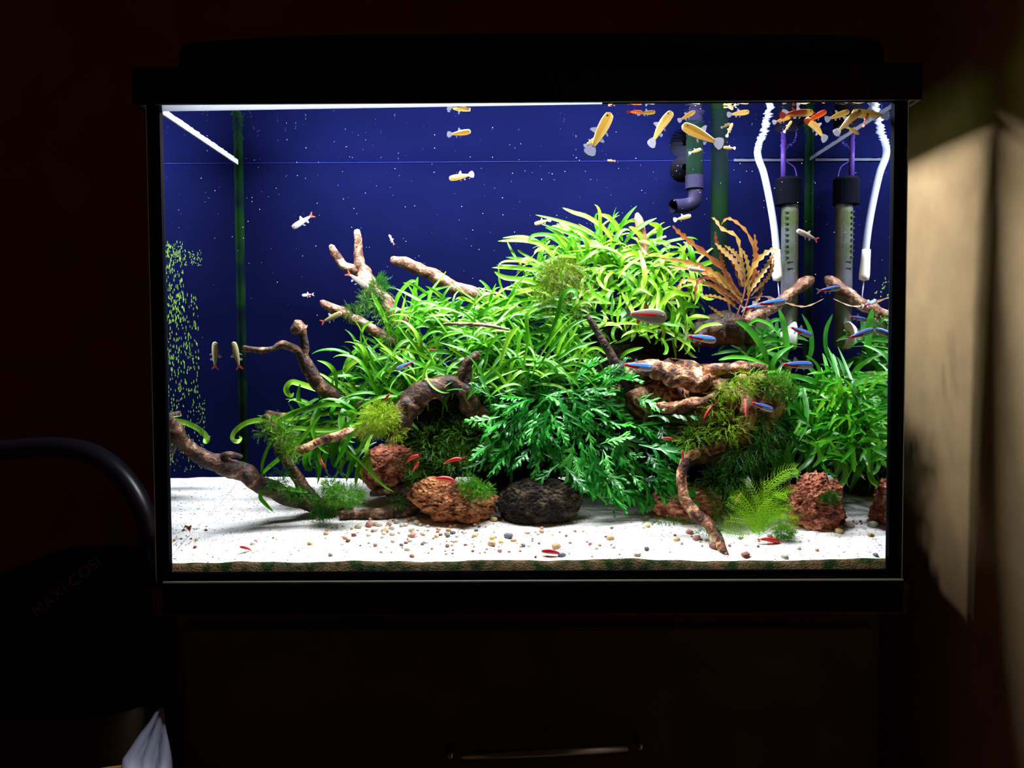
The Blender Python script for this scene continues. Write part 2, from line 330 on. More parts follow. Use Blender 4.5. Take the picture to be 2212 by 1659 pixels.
for s in (-1, 1):
    # inner face looks at the water, the rest is plain glass, the narrow front edge is ground glass
    b = MB(); xi = s * (W2 - G); xo = s * W2; y0, y1, z0, z1 = G, D, Z0 + G, Z0 + H
    inner = [(xi, y0, z0), (xi, y1, z0), (xi, y1, z1), (xi, y0, z1)]
    outer = [(xo, y0, z0), (xo, y1, z0), (xo, y1, z1), (xo, y0, z1)]
    b.add(inner, [(3, 2, 1, 0)] if s > 0 else [(0, 1, 2, 3)], 0)
    b.add(outer, [(0, 1, 2, 3)] if s > 0 else [(3, 2, 1, 0)], 1)
    b.build('side_pane', [M['inner'], M['outer']], tank)
    b = MB(); b.box((min(xi, xo), -0.0008, Z0), (max(xi, xo), G, Z0 + H)); b.box((min(xi, xi - s * 0.0075), -0.0004, Z0), (max(xi, xi - s * 0.0075), G + 0.002, Z0 + H)); b.build('corner_seam', M['frame'], tank)
    b = MB(); b.box((min(xo, xo + s * 0.0009), -0.001, Z0), (max(xo, xo + s * 0.0009), 0.004, Z0 + H)); b.build('glass_edge', M['glass_edge'], tank)
    b = MB(); tube(b, [(xi - s * 0.001, YB - 0.001, Z0 + 0.02), (xi - s * 0.001, YB - 0.001, Z0 + WL)], [0.0055] * 2, 8); b.build('back_seam', M['seam'], tank, smooth=True)
b = MB(); b.box((-W2 + G, -0.0004, Z0), (W2 - G, G + 0.001, Z0 + 0.0105)); b.build('bottom_seam', M['frame'], tank)
b = MB(); b.box((-W2, YB, Z0), (W2, D, Z0 + H)); b.build('back_pane', M['blue'], tank)
b = MB(); b.box((-W2 + G, G, Z0 + WL - 0.0035), (-W2 + G + 0.0012, YB, Z0 + WL + 0.0045)); b.build('rim_and_glint_strip', M['rim_white'], tank)
b = MB(); b.box((W2 - G - 0.0012, G, Z0 + WL - 0.0025), (W2 - G, YB, Z0 + WL + 0.0035)); b.build('rim_and_glint_strip', M['rim_glint_grey'], tank)
b = MB(); b.box((-W2 + G, YB - 0.0006, Z0 + WL - 0.0005), (0.29, YB, Z0 + WL + 0.001)); b.build('rim_and_glint_strip', M['rim_line'], tank)
b = MB(); b.box((0.29, YB - 0.0012, Z0 + WL - 0.0018), (W2 - G - 0.008, YB, Z0 + WL + 0.0006)); b.build('rim_and_glint_strip', M['rim_glint_grey'], tank)  # grey bar added to stand for the glint on the back waterline
b = MB(); b.add([(-W2 + G, G, Z0 + WL - 0.0055), (0.08, G, Z0 + WL - 0.0005), (0.08, G, Z0 + WL + 0.002), (-W2 + G, G, Z0 + WL + 0.002), (-W2 + G, G + 0.0012, Z0 + WL - 0.0055), (0.08, G + 0.0012, Z0 + WL - 0.0005), (0.08, G + 0.0012, Z0 + WL + 0.002), (-W2 + G, G + 0.0012, Z0 + WL + 0.002)], [(0, 1, 2, 3), (7, 6, 5, 4), (0, 4, 5, 1), (3, 2, 6, 7)]); b.build('rim_and_glint_strip', M['lit_meniscus'], tank)  # milky strip added to stand for the bright meniscus at the front
b = MB(); b.box((0.0805, G, Z0 + WL - 0.0004), (W2 - G, G + 0.0012, Z0 + WL + 0.004)); b.build('rim_and_glint_strip', M['frame'], tank)
# algae on the left and right panes: tiny upright flecks
random.seed(5)
def flecks(name, s, spots):
    b = MB(); x = s * (W2 - G - 0.0004)
    for (p0, p1, r0, r1, n, l) in spots:
        for _ in range(n):
            px = random.uniform(p0, p1); py = random.uniform(r0, r1)
            xx = x - CAM.x; t = (px - 6 - 1106) / F; y = xx / t + CAM.y
            if not (G + 0.002 < y < YB - 0.004): continue
            z = at(px, py, y).z; h = random.uniform(0.4, 1) * l; wd = random.uniform(0.0004, 0.001)
            b.add([(x, y - wd, z), (x, y + wd, z), (x, y + wd * 0.5, z + h), (x, y - wd * 0.5, z + h)], [(0, 1, 2, 3)])
    o = b.build(name, M['algae'], tank, smooth=False); o['kind'] = 'stuff'; o['label'] = 'green algae flecks on the side glass'
flecks('algae_flecks', -1, [(347, 400, 525, 700, 230, 0.0045), (347, 430, 640, 860, 330, 0.004), (370, 440, 540, 575, 90, 0.002), (347, 395, 530, 560, 50, 0.003), (360, 440, 860, 1020, 200, 0.003), (350, 400, 1130, 1200, 60, 0.002)])
flecks('algae_flecks', 1, [(1885, 1932, 600, 700, 60, 0.002), (1924, 1934, 230, 620, 60, 0.004)])

# water surface, normal down into the water
wm = mesh('water_surface', [(-W2 + G, G, 0), (W2 - G, G, 0), (W2 - G, YB, 0), (-W2 + G, YB, 0)], [(3, 2, 1, 0)], M['water'], False)
tag(ob('water_surface', wm, None, (0, 0, Z0 + WL)), 'still water surface mirroring the tank just below the hood', 'water', kind='stuff')

# ------------------------------------------------------------------ hood
hood = empty('aquarium_hood', (0, 0.14, Z0 + H), 'black plastic aquarium hood with raised lid and lamp tubes', 'hood')
zb, zt = Z0 + 0.5055, Z0 + 0.5405; xo, yf, yk = 0.4085, -0.014, 0.294
b = MB()
b.box((-xo, yf, zb), (xo, yf + 0.004, zt)); b.box((-xo, yk - 0.004, zb), (xo, yk, zt)); b.box((-xo, yf + 0.004, zb), (-xo + 0.004, yk - 0.004, zt)); b.box((xo - 0.004, yf + 0.004, zb), (xo, yk - 0.004, zt))
b.build('rim', M['black'], hood)
x0, x1 = -0.362, 0.372
b = MB(); b.box((-xo, yf, zt), (x0 + 0.004, yk, zt + 0.003)); b.box((x1 - 0.004, yf, zt), (xo, yk, zt + 0.003)); b.box((x0, yf, zt), (x1, yf + 0.01, zt + 0.003)); b.box((x0, yk - 0.01, zt), (x1, yk, zt + 0.003)); b.build('top_ledge', M['black'], hood)
yl0, yl1 = -0.006, 0.285
prof = [(x0, zt), (x0, zt + 0.022), (x0 + 0.003, zt + 0.028), (x0 + 0.010, zt + 0.0305), (x0 + 0.05, zt + 0.033), (x0 + 0.11, zt + 0.0365), (x0 + 0.2, zt + 0.038), (-0.02, zt + 0.0382), (0.1, zt + 0.038), (x1 - 0.05, zt + 0.034), (x1 - 0.012, zt + 0.031), (x1 - 0.003, zt + 0.027), (x1, zt + 0.02), (x1, zt)]
b = MB(); n = len(prof)
inn = [(x * 0.985 + 0.0001, zt + (z - zt) * 0.9) for x, z in prof]
for (P, Q) in ((yl0, yl1),):
    V = [(x, P, z) for x, z in prof] + [(x, Q, z) for x, z in prof] + [(x, P + 0.004, z) for x, z in inn] + [(x, Q - 0.004, z) for x, z in inn]
    Fc = []
    for k in range(n - 1):
        Fc.append((k, n + k, n + k + 1, k + 1)); Fc.append((2 * n + k, 2 * n + k + 1, 3 * n + k + 1, 3 * n + k))
    Fc.append(tuple(range(n))[::1]); Fc.append(tuple(range(2 * n - 1, n - 1, -1))); Fc.append(tuple(range(3 * n - 1, 2 * n - 1, -1))); Fc.append(tuple(range(3 * n, 4 * n)))
    b.add(V, Fc)
b.build('lid', M['black'], hood)
b = MB(); b.box((-0.115, 0.0, zt + 0.0375), (0.135, 0.2, zt + 0.0408)); b.build('feeding_flap', M['black'], hood, bevel=0.0015)
for y in (0.095, 0.228):
    b = MB(); tube(b, [(-0.35, y, Z0 + 0.566), (0.35, y, Z0 + 0.566)], [0.004] * 2, 12); b.build('lamp_tube', M['tube'], hood, smooth=True)

# ------------------------------------------------------------------ sand
b = MB(); nx, ny = 220, 70; xa, xb_, ya, yb_ = -W2 + G + 0.0002, W2 - G - 0.0002, G + 0.0005, YB - 0.0005
for j in range(ny + 1):
    for i in range(nx + 1):
        x = xa + (xb_ - xa) * i / nx; y = ya + (yb_ - ya) * (j / ny) ** 1.3
        b.V.append(Vector((x, y + (0.0055 * (1 - j / 14) if j < 14 else 0), sandz(x, y))))
for j in range(ny):
    for i in range(nx):
        k = j * (nx + 1) + i; b.F.append((k, k + 1, k + nx + 2, k + nx + 1)); b.I.append(0)
f0 = len(b.V)
for i in range(nx + 1):
    b.V.append(Vector((b.V[i].x, ya + 0.0025 + 0.002 * noise.noise(Vector((b.V[i].x * 25, 3, 1))), b.V[i].z - 0.0035 - 0.0015 * noise.noise(Vector((b.V[i].x * 20, 3, 1))))))
for i in range(nx + 1): b.V.append(Vector((b.V[i].x, ya, Z0 + G)))
for i in range(nx):
    b.F.append((f0 + i, f0 + i + 1, i + 1, i)); b.I.append(1)
    b.F.append((f0 + nx + 1 + i, f0 + nx + 2 + i, f0 + i + 1, f0 + i)); b.I.append(1)
tag(b.build('sand_bed', [M['sand'], M['sand_edge']], smooth=True), 'white sand bed sloping up to the back of the tank', 'sand', kind='stuff')

# ------------------------------------------------------------------ driftwood
def branch(name, label, paths, mat, rough=0.22, sides=12, cat='driftwood', group='driftwood pieces', n=7, seed=1):
    """paths: [[(px, py, depth, radius_px), ...], ...]; the first is the thing, more are limbs grown from it (parts)"""
    def limb(path, k):
        P = [tuple(at(a, b_, y)) + (m(r, y),) for a, b_, y, r in path]
        X = [Vector(p[:3]) for p in P]
        S = [Vector((p[0], p[1], p[2])) for p in P]; rr = [Vector((p[3], 0, 0)) for p in P]
        pts = spline(S, n); rad = [max(v.x, 0.0004) for v in spline(rr, n)]
        for q in range(1, len(pts) - 1):
            pts[q] = pts[q] + Vector((noise.noise(pts[q] * 60 + Vector((seed, 0, 0))), noise.noise(pts[q] * 60 + Vector((0, seed, 9))), noise.noise(pts[q] * 60 + Vector((5, 0, seed))))) * rad[q] * 0.35
        mb = MB(); tube(mb, pts, rad, sides, rough=rough, seed=seed + k * 3); return mb, pts[0]
    mb, p0 = limb(paths[0], 0)
    if len(paths) == 1:
        return tag(mb.build(name, mat, loc=tuple(p0), smooth=True), label, cat, group)
    e = empty(name, p0, label, cat, group)
    o = mb.build('trunk', mat, e, smooth=True)
    for k, p in enumerate(paths[1:]):
        q, _ = limb(p, k + 1); q.build('limb', mat, e, smooth=True)
    return e
branch('driftwood_branch', 'thick brown branch rising left to the front glass corner', [[(349, 893, 0.016, 10), (372, 915, 0.03, 13), (398, 960, 0.045, 14), (430, 985, 0.06, 17), (480, 1003, 0.075, 21), (520, 1022, 0.09, 22), (565, 1045, 0.105, 20), (620, 1070, 0.12, 19), (690, 1092, 0.135, 17), (760, 1105, 0.14, 14)],
    [(472, 992, 0.072, 8), (495, 982, 0.07, 7), (522, 988, 0.08, 4)]], M['wood'], seed=2)
branch('driftwood_branch', 'upright stick with yellow moss near its top, left foreground', [[(572, 897, 0.105, 9), (580, 915, 0.107, 10), (603, 965, 0.11, 11), (630, 1010, 0.113, 12), (655, 1052, 0.118, 13), (690, 1090, 0.125, 13), (728, 1112, 0.13, 9)]], M['wood'], seed=3)
branch('driftwood_branch', 'crooked branch with a pale knob standing on its bend', [[(526, 752, 0.112, 6), (560, 757, 0.114, 7), (590, 752, 0.118, 6), (612, 744, 0.122, 8), (645, 760, 0.13, 10), (668, 800, 0.138, 15), (700, 840, 0.148, 15), (740, 868, 0.168, 16), (800, 885, 0.165, 17)],
    [(658, 785, 0.134, 11), (656, 745, 0.131, 9), (655, 722, 0.13, 10), (650, 708, 0.129, 19), (646, 697, 0.128, 12)]], M['wood'], rough=0.3, seed=4)
branch('driftwood_branch', 'slim bare branch pointing left above the left fern', [[(694, 657, 0.185, 8), (730, 670, 0.186, 10), (770, 693, 0.187, 10), (810, 715, 0.187, 11), (850, 740, 0.187, 11), (900, 752, 0.185, 13), (948, 775, 0.18, 12)]], M['wood_pale'], seed=5)
branch('driftwood_branch', 'forked pale stub at the upper left against the blue back', [[(771, 497, 0.232, 6), (772, 515, 0.232, 9), (773, 545, 0.232, 9), (777, 575, 0.23, 13), (790, 600, 0.228, 18), (815, 640, 0.225, 20), (850, 680, 0.22, 18), (885, 720, 0.215, 15)],
    [(716, 532, 0.225, 6), (724, 550, 0.226, 9), (742, 572, 0.228, 9), (775, 590, 0.229, 11)]], M['wood_pale'], seed=6)
branch('driftwood_branch', 'long speckled straight branch slanting down into the top fern', [[(849, 560, 0.225, 8), (860, 565, 0.225, 11), (910, 582, 0.222, 13), (970, 612, 0.218, 14), (1030, 640, 0.214, 15), (1090, 662, 0.21, 15), (1150, 690, 0.205, 14)]], M['wood_pale'], seed=7)
branch('driftwood_arch', 'stout dark arched root with an upright horn in the middle', [[(838, 950, 0.12, 14), (855, 915, 0.125, 26), (885, 873, 0.13, 27), (930, 840, 0.135, 24), (975, 828, 0.137, 20), (1000, 840, 0.138, 23), (1020, 880, 0.142, 22), (1050, 910, 0.15, 22), (1090, 940, 0.155, 20)],
    [(1010, 850, 0.138, 17), (1004, 815, 0.136, 17), (1010, 790, 0.134, 13), (1024, 772, 0.132, 9), (1033, 762, 0.131, 6)]], M['wood'], rough=0.3, sides=14, seed=8)
branch('driftwood_branch', 'thin reddish branch crossing the leaves of the left fern', [[(634, 974, 0.115, 9), (660, 968, 0.117, 10), (700, 950, 0.12, 9), (740, 938, 0.123, 11), (780, 932, 0.126, 10), (840, 922, 0.13, 9)]], M['wood_red'], seed=9)
branch('driftwood_twig', 'thin whitish twig lying across the middle fern', [[(957, 700, 0.128, 2.5), (985, 699, 0.128, 3.5), (1030, 701, 0.13, 4), (1060, 704, 0.132, 4), (1100, 712, 0.14, 3)]], M['wood_pale'], sides=8, seed=10)
branch('driftwood_branch', 'dark slanting stick leaning down onto the split log', [[(1267, 681, 0.14, 5), (1280, 700, 0.14, 7), (1310, 750, 0.14, 9), (1338, 800, 0.14, 11), (1352, 825, 0.14, 12), (1370, 860, 0.14, 12), (1390, 890, 0.145, 10)]], M['wood_dark'], seed=11)
branch('driftwood_branch', 'brown stick rising right towards the heater', [[(1750, 606, 0.236, 11), (1738, 613, 0.236, 13), (1700, 640, 0.234, 13), (1650, 675, 0.23, 14), (1600, 702, 0.22, 14), (1560, 722, 0.21, 14)]], M['wood_pale'], seed=12)
branch('driftwood_knot', 'dark wood knot under the bronze plant', [[(1500, 735, 0.19, 14), (1530, 722, 0.19, 32), (1570, 712, 0.192, 36), (1605, 715, 0.195, 28), (1630, 730, 0.2, 14)]], M['wood_dark'], rough=0.35, sides=16, seed=13)
branch('driftwood_branch', 'mottled root curving down to the sand at the right foreground', [[(1560, 965, 0.12, 13), (1510, 978, 0.105, 12), (1482, 992, 0.095, 11), (1472, 1035, 0.085, 11), (1480, 1080, 0.075, 12), (1500, 1110, 0.065, 14), (1530, 1132, 0.055, 13), (1548, 1160, 0.043, 11), (1560, 1185, 0.033, 9), (1574, 1206, 0.024, 6)]], M['wood_red'], rough=0.25, seed=14)
branch('driftwood_branch', 'flat dark driftwood lying on the sand left of the pebbles', [[(735, 1112, 0.12, 10), (790, 1112, 0.122, 13), (840, 1108, 0.125, 17), (880, 1100, 0.128, 17), (915, 1085, 0.13, 12)]], M['wood'], seed=15)
branch('driftwood_branch', 'split driftwood strip under the round red lava rock', [[(800, 1068, 0.135, 6), (850, 1058, 0.137, 9), (900, 1052, 0.138, 8), (935, 1040, 0.14, 6)]], M['wood'], rough=0.35, seed=16)
branch('driftwood_branch', 'small brown broken stub behind the left fern', [[(580, 893, 0.2, 7), (600, 897, 0.2, 7), (640, 905, 0.2, 8), (690, 922, 0.2, 8)]], M['wood'], seed=26)
branch('driftwood_log', 'weathered split log with pale grain on the right', [[(1345, 845, 0.165, 40), (1400, 845, 0.165, 64), (1460, 855, 0.165, 76), (1520, 866, 0.165, 80), (1580, 872, 0.166, 78), (1630, 876, 0.168, 70), (1655, 876, 0.17, 44)],
    [(1370, 800, 0.135, 12), (1410, 796, 0.128, 20), (1460, 815, 0.12, 22), (1505, 830, 0.115, 18), (1535, 820, 0.115, 13)],
    [(1520, 800, 0.13, 10), (1580, 797, 0.125, 14), (1640, 797, 0.125, 13), (1655, 800, 0.13, 7)],
    [(1600, 810, 0.118, 12), (1610, 860, 0.112, 16), (1612, 910, 0.112, 17), (1608, 950, 0.118, 12)],
    [(1420, 880, 0.115, 10), (1470, 880, 0.11, 15), (1520, 868, 0.108, 14), (1545, 850, 0.11, 8)]], M['wood_red'], rough=0.34, sides=20, seed=17)
branch('driftwood_branch', 'heavy brown root lying below the split log', [[(1480, 1000, 0.12, 10), (1530, 985, 0.125, 20), (1590, 972, 0.135, 26), (1650, 960, 0.15, 26), (1700, 955, 0.17, 20)]], M['wood_dark'], rough=0.3, seed=18)
branch('driftwood_stub', 'rounded reddish stub sticking up out of the top fern', [[(1375, 463, 0.225, 5), (1378, 472, 0.225, 9), (1382, 490, 0.225, 10), (1388, 520, 0.225, 10), (1395, 560, 0.22, 10)]], M['rust'], rough=0.1, seed=19)

# ------------------------------------------------------------------ stones
def rock(name, label, px, py, y, rx, ry, mat, rd=None, sub=5, amp=0.22, seed=0, freq=2.2, group='stones', lobes=()):
    bm = bmesh.new(); bmesh.ops.create_icosphere(bm, subdivisions=sub, radius=1.0)
    sx, sz = m(rx, y), m(ry, y); sy = rd if rd else (sx + sz) / 2 * 0.85
    for v in bm.verts:
        d = v.co.normalized(); o = Vector((seed * 3.1, seed * 1.7, seed))
        k = 1 + amp * noise.noise(d * freq + o) + amp * 0.55 * noise.noise(d * freq * 2.6 + o) + amp * 0.35 * noise.noise(d * freq * 6 + o) + amp * 0.34 * noise.noise(d * freq * 13 + o) - amp * 0.5 * max(0.0, noise.noise(d * freq * 8 + o * 2) - 0.15)
        for (ld, la, lw) in lobes:
            k += la * max(0.0, d.dot(Vector(ld).normalized())) ** lw
        v.co = Vector((d.x * sx * k, d.y * sy * k, d.z * sz * k))
    me = bpy.data.meshes.new(name); bm.to_mesh(me); bm.free(); me.materials.append(mat)
    me.polygons.foreach_set('use_smooth', [True] * len(me.polygons))
    return tag(ob(name, me, None, at(px, py, y)), label, 'rock', group)
rock('lava_rock', 'round reddish lava rock behind the left driftwood', 845, 1015, 0.165, 68, 55, M['lava'], seed=1, amp=0.18)
rock('lava_rock', 'knobbly brown lava rock with a saddle, middle foreground', 988, 1095, 0.115, 76, 36, M['lava_brown'], rd=0.022, seed=2, amp=0.26, lobes=(((-0.55, 0, 0.85), 1.0, 4), ((0.75, 0, 0.5), 0.3, 6), ((0.25, -0.3, 0.9), -0.3, 8)))
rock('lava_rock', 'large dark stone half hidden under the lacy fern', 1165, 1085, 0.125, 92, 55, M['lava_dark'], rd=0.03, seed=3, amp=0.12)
rock('lava_rock', 'shaded rusty rock behind the curved root', 1480, 1085, 0.13, 75, 42, M['lava'], rd=0.03, seed=4, amp=0.16)
rock('lava_rock', 'tall pitted red lava rock near the right glass', 1762, 1090, 0.10, 58, 66, M['lava'], rd=0.026, seed=5, amp=0.27)
for k, (px, py, y, rx, ry, rd) in enumerate(((1120, 930, 0.215, 150, 130, 0.04), (1340, 740, 0.235, 170, 70, 0.028), (1330, 900, 0.21, 140, 150, 0.045), (1690, 1010, 0.205, 75, 75, 0.028), (930, 930, 0.225, 100, 130, 0.035), (1545, 1060, 0.17, 70, 62, 0.03))):  # dark fillers added inside the mound so the gaps between leaves stay dark
    rock('dark_filler', ('added dark filler deep behind the lacy fern', 'added dark filler under the top fern', 'added dark filler behind the split log', 'added dark filler behind the right fern', 'added dark filler behind the arched root', 'added dark filler between curved root and feathery plant')[k], px, py, y, rx, ry, M['filler_dark'], rd=rd, sub=3, seed=10 + k, amp=0.15)

# ------------------------------------------------------------------ ribbons for leaves
def ribbon(mb, pts, wid, nrm, fold=0.25, i=0):
    """leaf blade: three vertices across, folded a little along the midrib"""
    n = len(pts); V = []
    for k in range(n):
        t = (pts[min(k + 1, n - 1)] - pts[max(k - 1, 0)])
        if t.length < 1e-9: t = Vector((1, 0, 0))
        t.normalize(); s = t.cross(nrm[k] if isinstance(nrm, list) else nrm)
        if s.length < 1e-4: s = t.cross(Vector((0.3, 1, 0.2)))
        s.normalize(); up = s.cross(t); h = wid[k] / 2
        V += [pts[k] - s * h + up * h * fold, pts[k], pts[k] + s * h + up * h * fold]
    Fc = []
    for k in range(n - 1):
        a = k * 3; Fc += [(a, a + 1, a + 4, a + 3), (a + 1, a + 2, a + 5, a + 4)]
    mb.add(V, Fc, i); return mb
def leafpath(px, py, ang, length, y0, y1, k0=0.0, curl=0.0, n=12, dsag=0.0, wave=0.0, ph=0.0):
    """integrates a heading in the photo's plane; k0 bends evenly, curl winds up the last third"""
    out = []; x, z, a = px, py, ang; st = length / n
    for k in range(n + 1):
        t = k / n
        out.append(at(x, z, y0 + (y1 - y0) * t + dsag * math.sin(PI * t)))
        x += math.cos(a) * st; z -= math.sin(a) * st
        a += k0 / n + wave * math.cos(6.0 * t + ph) / n + (curl * max(0.0, t - 0.62) * 6.5 / n)
        if curl and t > 0.7: st *= 0.9
    return out
def blade(t, tip=0.9):                       # width profile of a strap leaf
    return max(0.1, min(1.0, t * 2.2 + 0.35) * (1.0 if t < 0.55 else max(0.0, 1 - ((t - 0.55) / 0.45) ** 2.3 * tip)))
def keep(pts):                               # stay inside the glass
    return [Vector((max(-0.3875, min(0.3875, q.x)), max(0.014, min(0.268, q.y)), q.z)) for q in pts]
def leaf(parent, pts, width, nrm, mat, name='leaf', fold=0.3, prof=blade):
    pts = keep(pts)
    n = len(pts); o = pts[0]; mb = MB()
    ribbon(mb, [p - o for p in pts], [width * prof(k / (n - 1)) for k in range(n)], nrm, fold)
    me = mesh(name, mb.V, mb.F, mat, True); return ob(name, me, parent, o - parent.location)
def nhint(up=0.6, toward=0.7, j=0.5):
    return Vector((random.uniform(-j, j), -toward + random.uniform(-j, j), up + random.uniform(-j, j))).normalized()

def inside(px, py, ells):
    return any(((px - a) / c) ** 2 + ((py - b_) / d) ** 2 < 1 for a, b_, c, d in ells)
def fern(name, label, root, ells, n, mat, yfun, L=(90, 150), Wd=(8, 13), seed=0, jit=0.5, droop=0.7, curlp=0.35, hand=(), dirfun=None, forward=0.03, ymax=0.262):
    random.seed(seed)
    e = empty(name, at(root[0], root[1], yfun(root[1])), label, 'plant', 'narrow leaved ferns')
    x0 = min(a - c for a, b_, c, d in ells); x1 = max(a + c for a, b_, c, d in ells)
    z0 = min(b_ - d for a, b_, c, d in ells); z1 = max(b_ + d for a, b_, c, d in ells)
    k = 0
    while k < n:
        px, py = random.uniform(x0, x1), random.uniform(z0, z1)
        if not inside(px, py, ells): continue
        dx, dz = px - root[0], -(py - root[1]); dd = math.hypot(dx, dz)
        a = (dirfun(px, py) if dirfun else math.atan2(dz, dx)) + random.gauss(0, jit)
        ln = random.uniform(*L); side = -1 if math.cos(a) > 0 else 1      # gravity turns the leaf downwards
        kk = side * random.uniform(0.1, droop) * (1.2 if abs(math.cos(a)) > 0.25 else 0.8) + random.uniform(-0.35, 0.35)
        cu = 0.0
        if random.random() < curlp: cu = side * random.uniform(0.8, 3.6)
        bx, bz = px - math.cos(a) * ln * 0.5, py + math.sin(a) * ln * 0.5
        y0 = yfun(py) + random.uniform(-0.012, 0.022); y1 = y0 - random.uniform(-0.01, forward)
        if px > 1700: y0 = min(y0, 736.5 / (px + 25 - 1112) - 0.89)
        y0 = min(ymax, max(0.02, y0)); y1 = min(ymax, max(0.02, y1))
        pts = leafpath(bx, bz, a, ln, y0, y1, kk, cu, 13, random.uniform(-0.012, 0.006), random.uniform(0, 1.8), random.uniform(0, 6))
        leaf(e, pts, m(random.uniform(*Wd), y0), nhint(0.5, 0.8, 0.6), mat); k += 1
    for (pp, y0, y1, wd) in hand:
        P = spline([(a, b_, 0) for a, b_ in pp], 4); n2 = len(P)
        pts = [at(q.x, q.y, y0 + (y1 - y0) * i / (n2 - 1)) for i, q in enumerate(P)]
        leaf(e, pts, m(wd, y0), nhint(0.35, 0.9, 0.15), mat)
    return e

def yA(py): return 0.185 - (py - 760) * 0.00012
fern('narrow_leaf_fern', 'bright green strap fern drooping over the left driftwood', (830, 880),
     [(770, 800, 55, 70), (830, 800, 70, 60), (700, 900, 95, 45), (720, 950, 75, 45), (790, 850, 70, 50)], 190, M['fern'], yA, (80, 150), (6, 10.5), 11, 0.6, 1.9, 0.5,
     hand=[([(800, 890), (720, 893), (640, 903), (575, 906), (535, 913), (509, 931), (503, 948), (514, 954), (521, 947), (516, 942)], 0.15, 0.2, 12),
           ([(800, 880), (740, 858), (690, 843), (650, 830), (630, 826), (619, 838), (621, 850), (630, 856), (634, 848)], 0.16, 0.17, 13),
           ([(790, 900), (730, 875), (680, 878), (640, 892), (600, 912), (575, 930)], 0.14, 0.15, 11),
           ([(800, 905), (740, 925), (690, 930), (640, 925), (610, 940), (600, 965)], 0.14, 0.14, 11),
           ([(690, 900), (650, 950), (610, 985), (580, 1010), (563, 1028)], 0.13, 0.12, 10),
           ([(640, 900), (590, 950), (572, 985), (566, 1010), (568, 1040)], 0.115, 0.11, 7),
           ([(770, 900), (740, 930), (720, 975), (722, 1005), (735, 990)], 0.13, 0.12, 11),
           ([(700, 955), (665, 975), (658, 1000), (670, 1015), (680, 990)], 0.13, 0.12, 10),
           ([(780, 920), (755, 945), (740, 975), (722, 1010)], 0.12, 0.11, 10),
           ([(745, 970), (770, 990), (800, 1020), (830, 1050), (850, 1062)], 0.12, 0.11, 6),
           ([(780, 975), (760, 1000), (748, 1040)], 0.13, 0.13, 10), ([(800, 980), (775, 1010), (768, 1050)], 0.13, 0.13, 10),
           ([(575, 1048), (610, 1055), (650, 1060), (665, 1063)], 0.10, 0.10, 9), ([(590, 1050), (568, 1058), (563, 1075), (575, 1090), (590, 1105)], 0.10, 0.09, 9)])
def yB(py): return 0.205 - (py - 600) * 0.00026
fern('narrow_leaf_fern', 'mid green strap fern behind the arched root', (1000, 830),
     [(930, 690, 85, 55), (1010, 740, 110, 75), (900, 770, 60, 50), (1060, 670, 70, 45), (950, 800, 60, 40)], 240, M['fern'], yB, (65, 145), (5, 9.5), 12, 0.95, 1.9, 0.5, dirfun=lambda px, py: math.atan2(1.0, (px - 1020) / 110.0))
fern('narrow_leaf_fern', 'mid green strap fern below the brownish moss cap', (1130, 840),
     [(1120, 730, 120, 85), (1200, 690, 80, 70), (1230, 770, 70, 60), (1090, 790, 80, 50)], 250, M['fern'], yB, (65, 145), (5, 9.5), 22, 0.9, 1.8, 0.45, dirfun=lambda px, py: math.atan2(1.0, (px - 1110) / 120.0),
     hand=[([(1175, 760), (1190, 720), (1205, 680), (1213, 645), (1228, 628), (1242, 630), (1243, 642), (1236, 645)], 0.14, 0.12, 10),
           ([(1130, 790), (1140, 740), (1138, 700), (1140, 680), (1155, 668), (1163, 667)], 0.13, 0.12, 9),
           ([(1165, 790), (1200, 740), (1240, 700), (1268, 690)], 0.13, 0.12, 8), ([(1160, 780), (1200, 720), (1240, 680)], 0.14, 0.13, 5),
           ([(1200, 780), (1240, 752), (1290, 738)], 0.13, 0.12, 8), ([(1240, 800), (1265, 760), (1290, 752), (1308, 765)], 0.13, 0.12, 7),
           ([(1080, 790), (1095, 740), (1110, 715), (1122, 705)], 0.12, 0.12, 11), ([(900, 700), (893, 660), (898, 620), (903, 598)], 0.2, 0.2, 10),
           ([(850, 680), (860, 640), (885, 610), (900, 608)], 0.2, 0.2, 9), ([(870, 690), (900, 650), (930, 630), (970, 618)], 0.2, 0.19, 9),
           ([(920, 680), (940, 655), (975, 643)], 0.19, 0.18, 11), ([(930, 720), (950, 680), (985, 665), (992, 668)], 0.18, 0.17, 11),
           ([(845, 735), (832, 690), (812, 650), (803, 632)], 0.19, 0.2, 10), ([(985, 690), (990, 660), (1000, 650)], 0.16, 0.16, 11),
           ([(1055, 700), (1060, 660), (1075, 640), (1085, 620)], 0.18, 0.18, 9)])
def yC(py): return 0.235 - (py - 470) * 0.00016
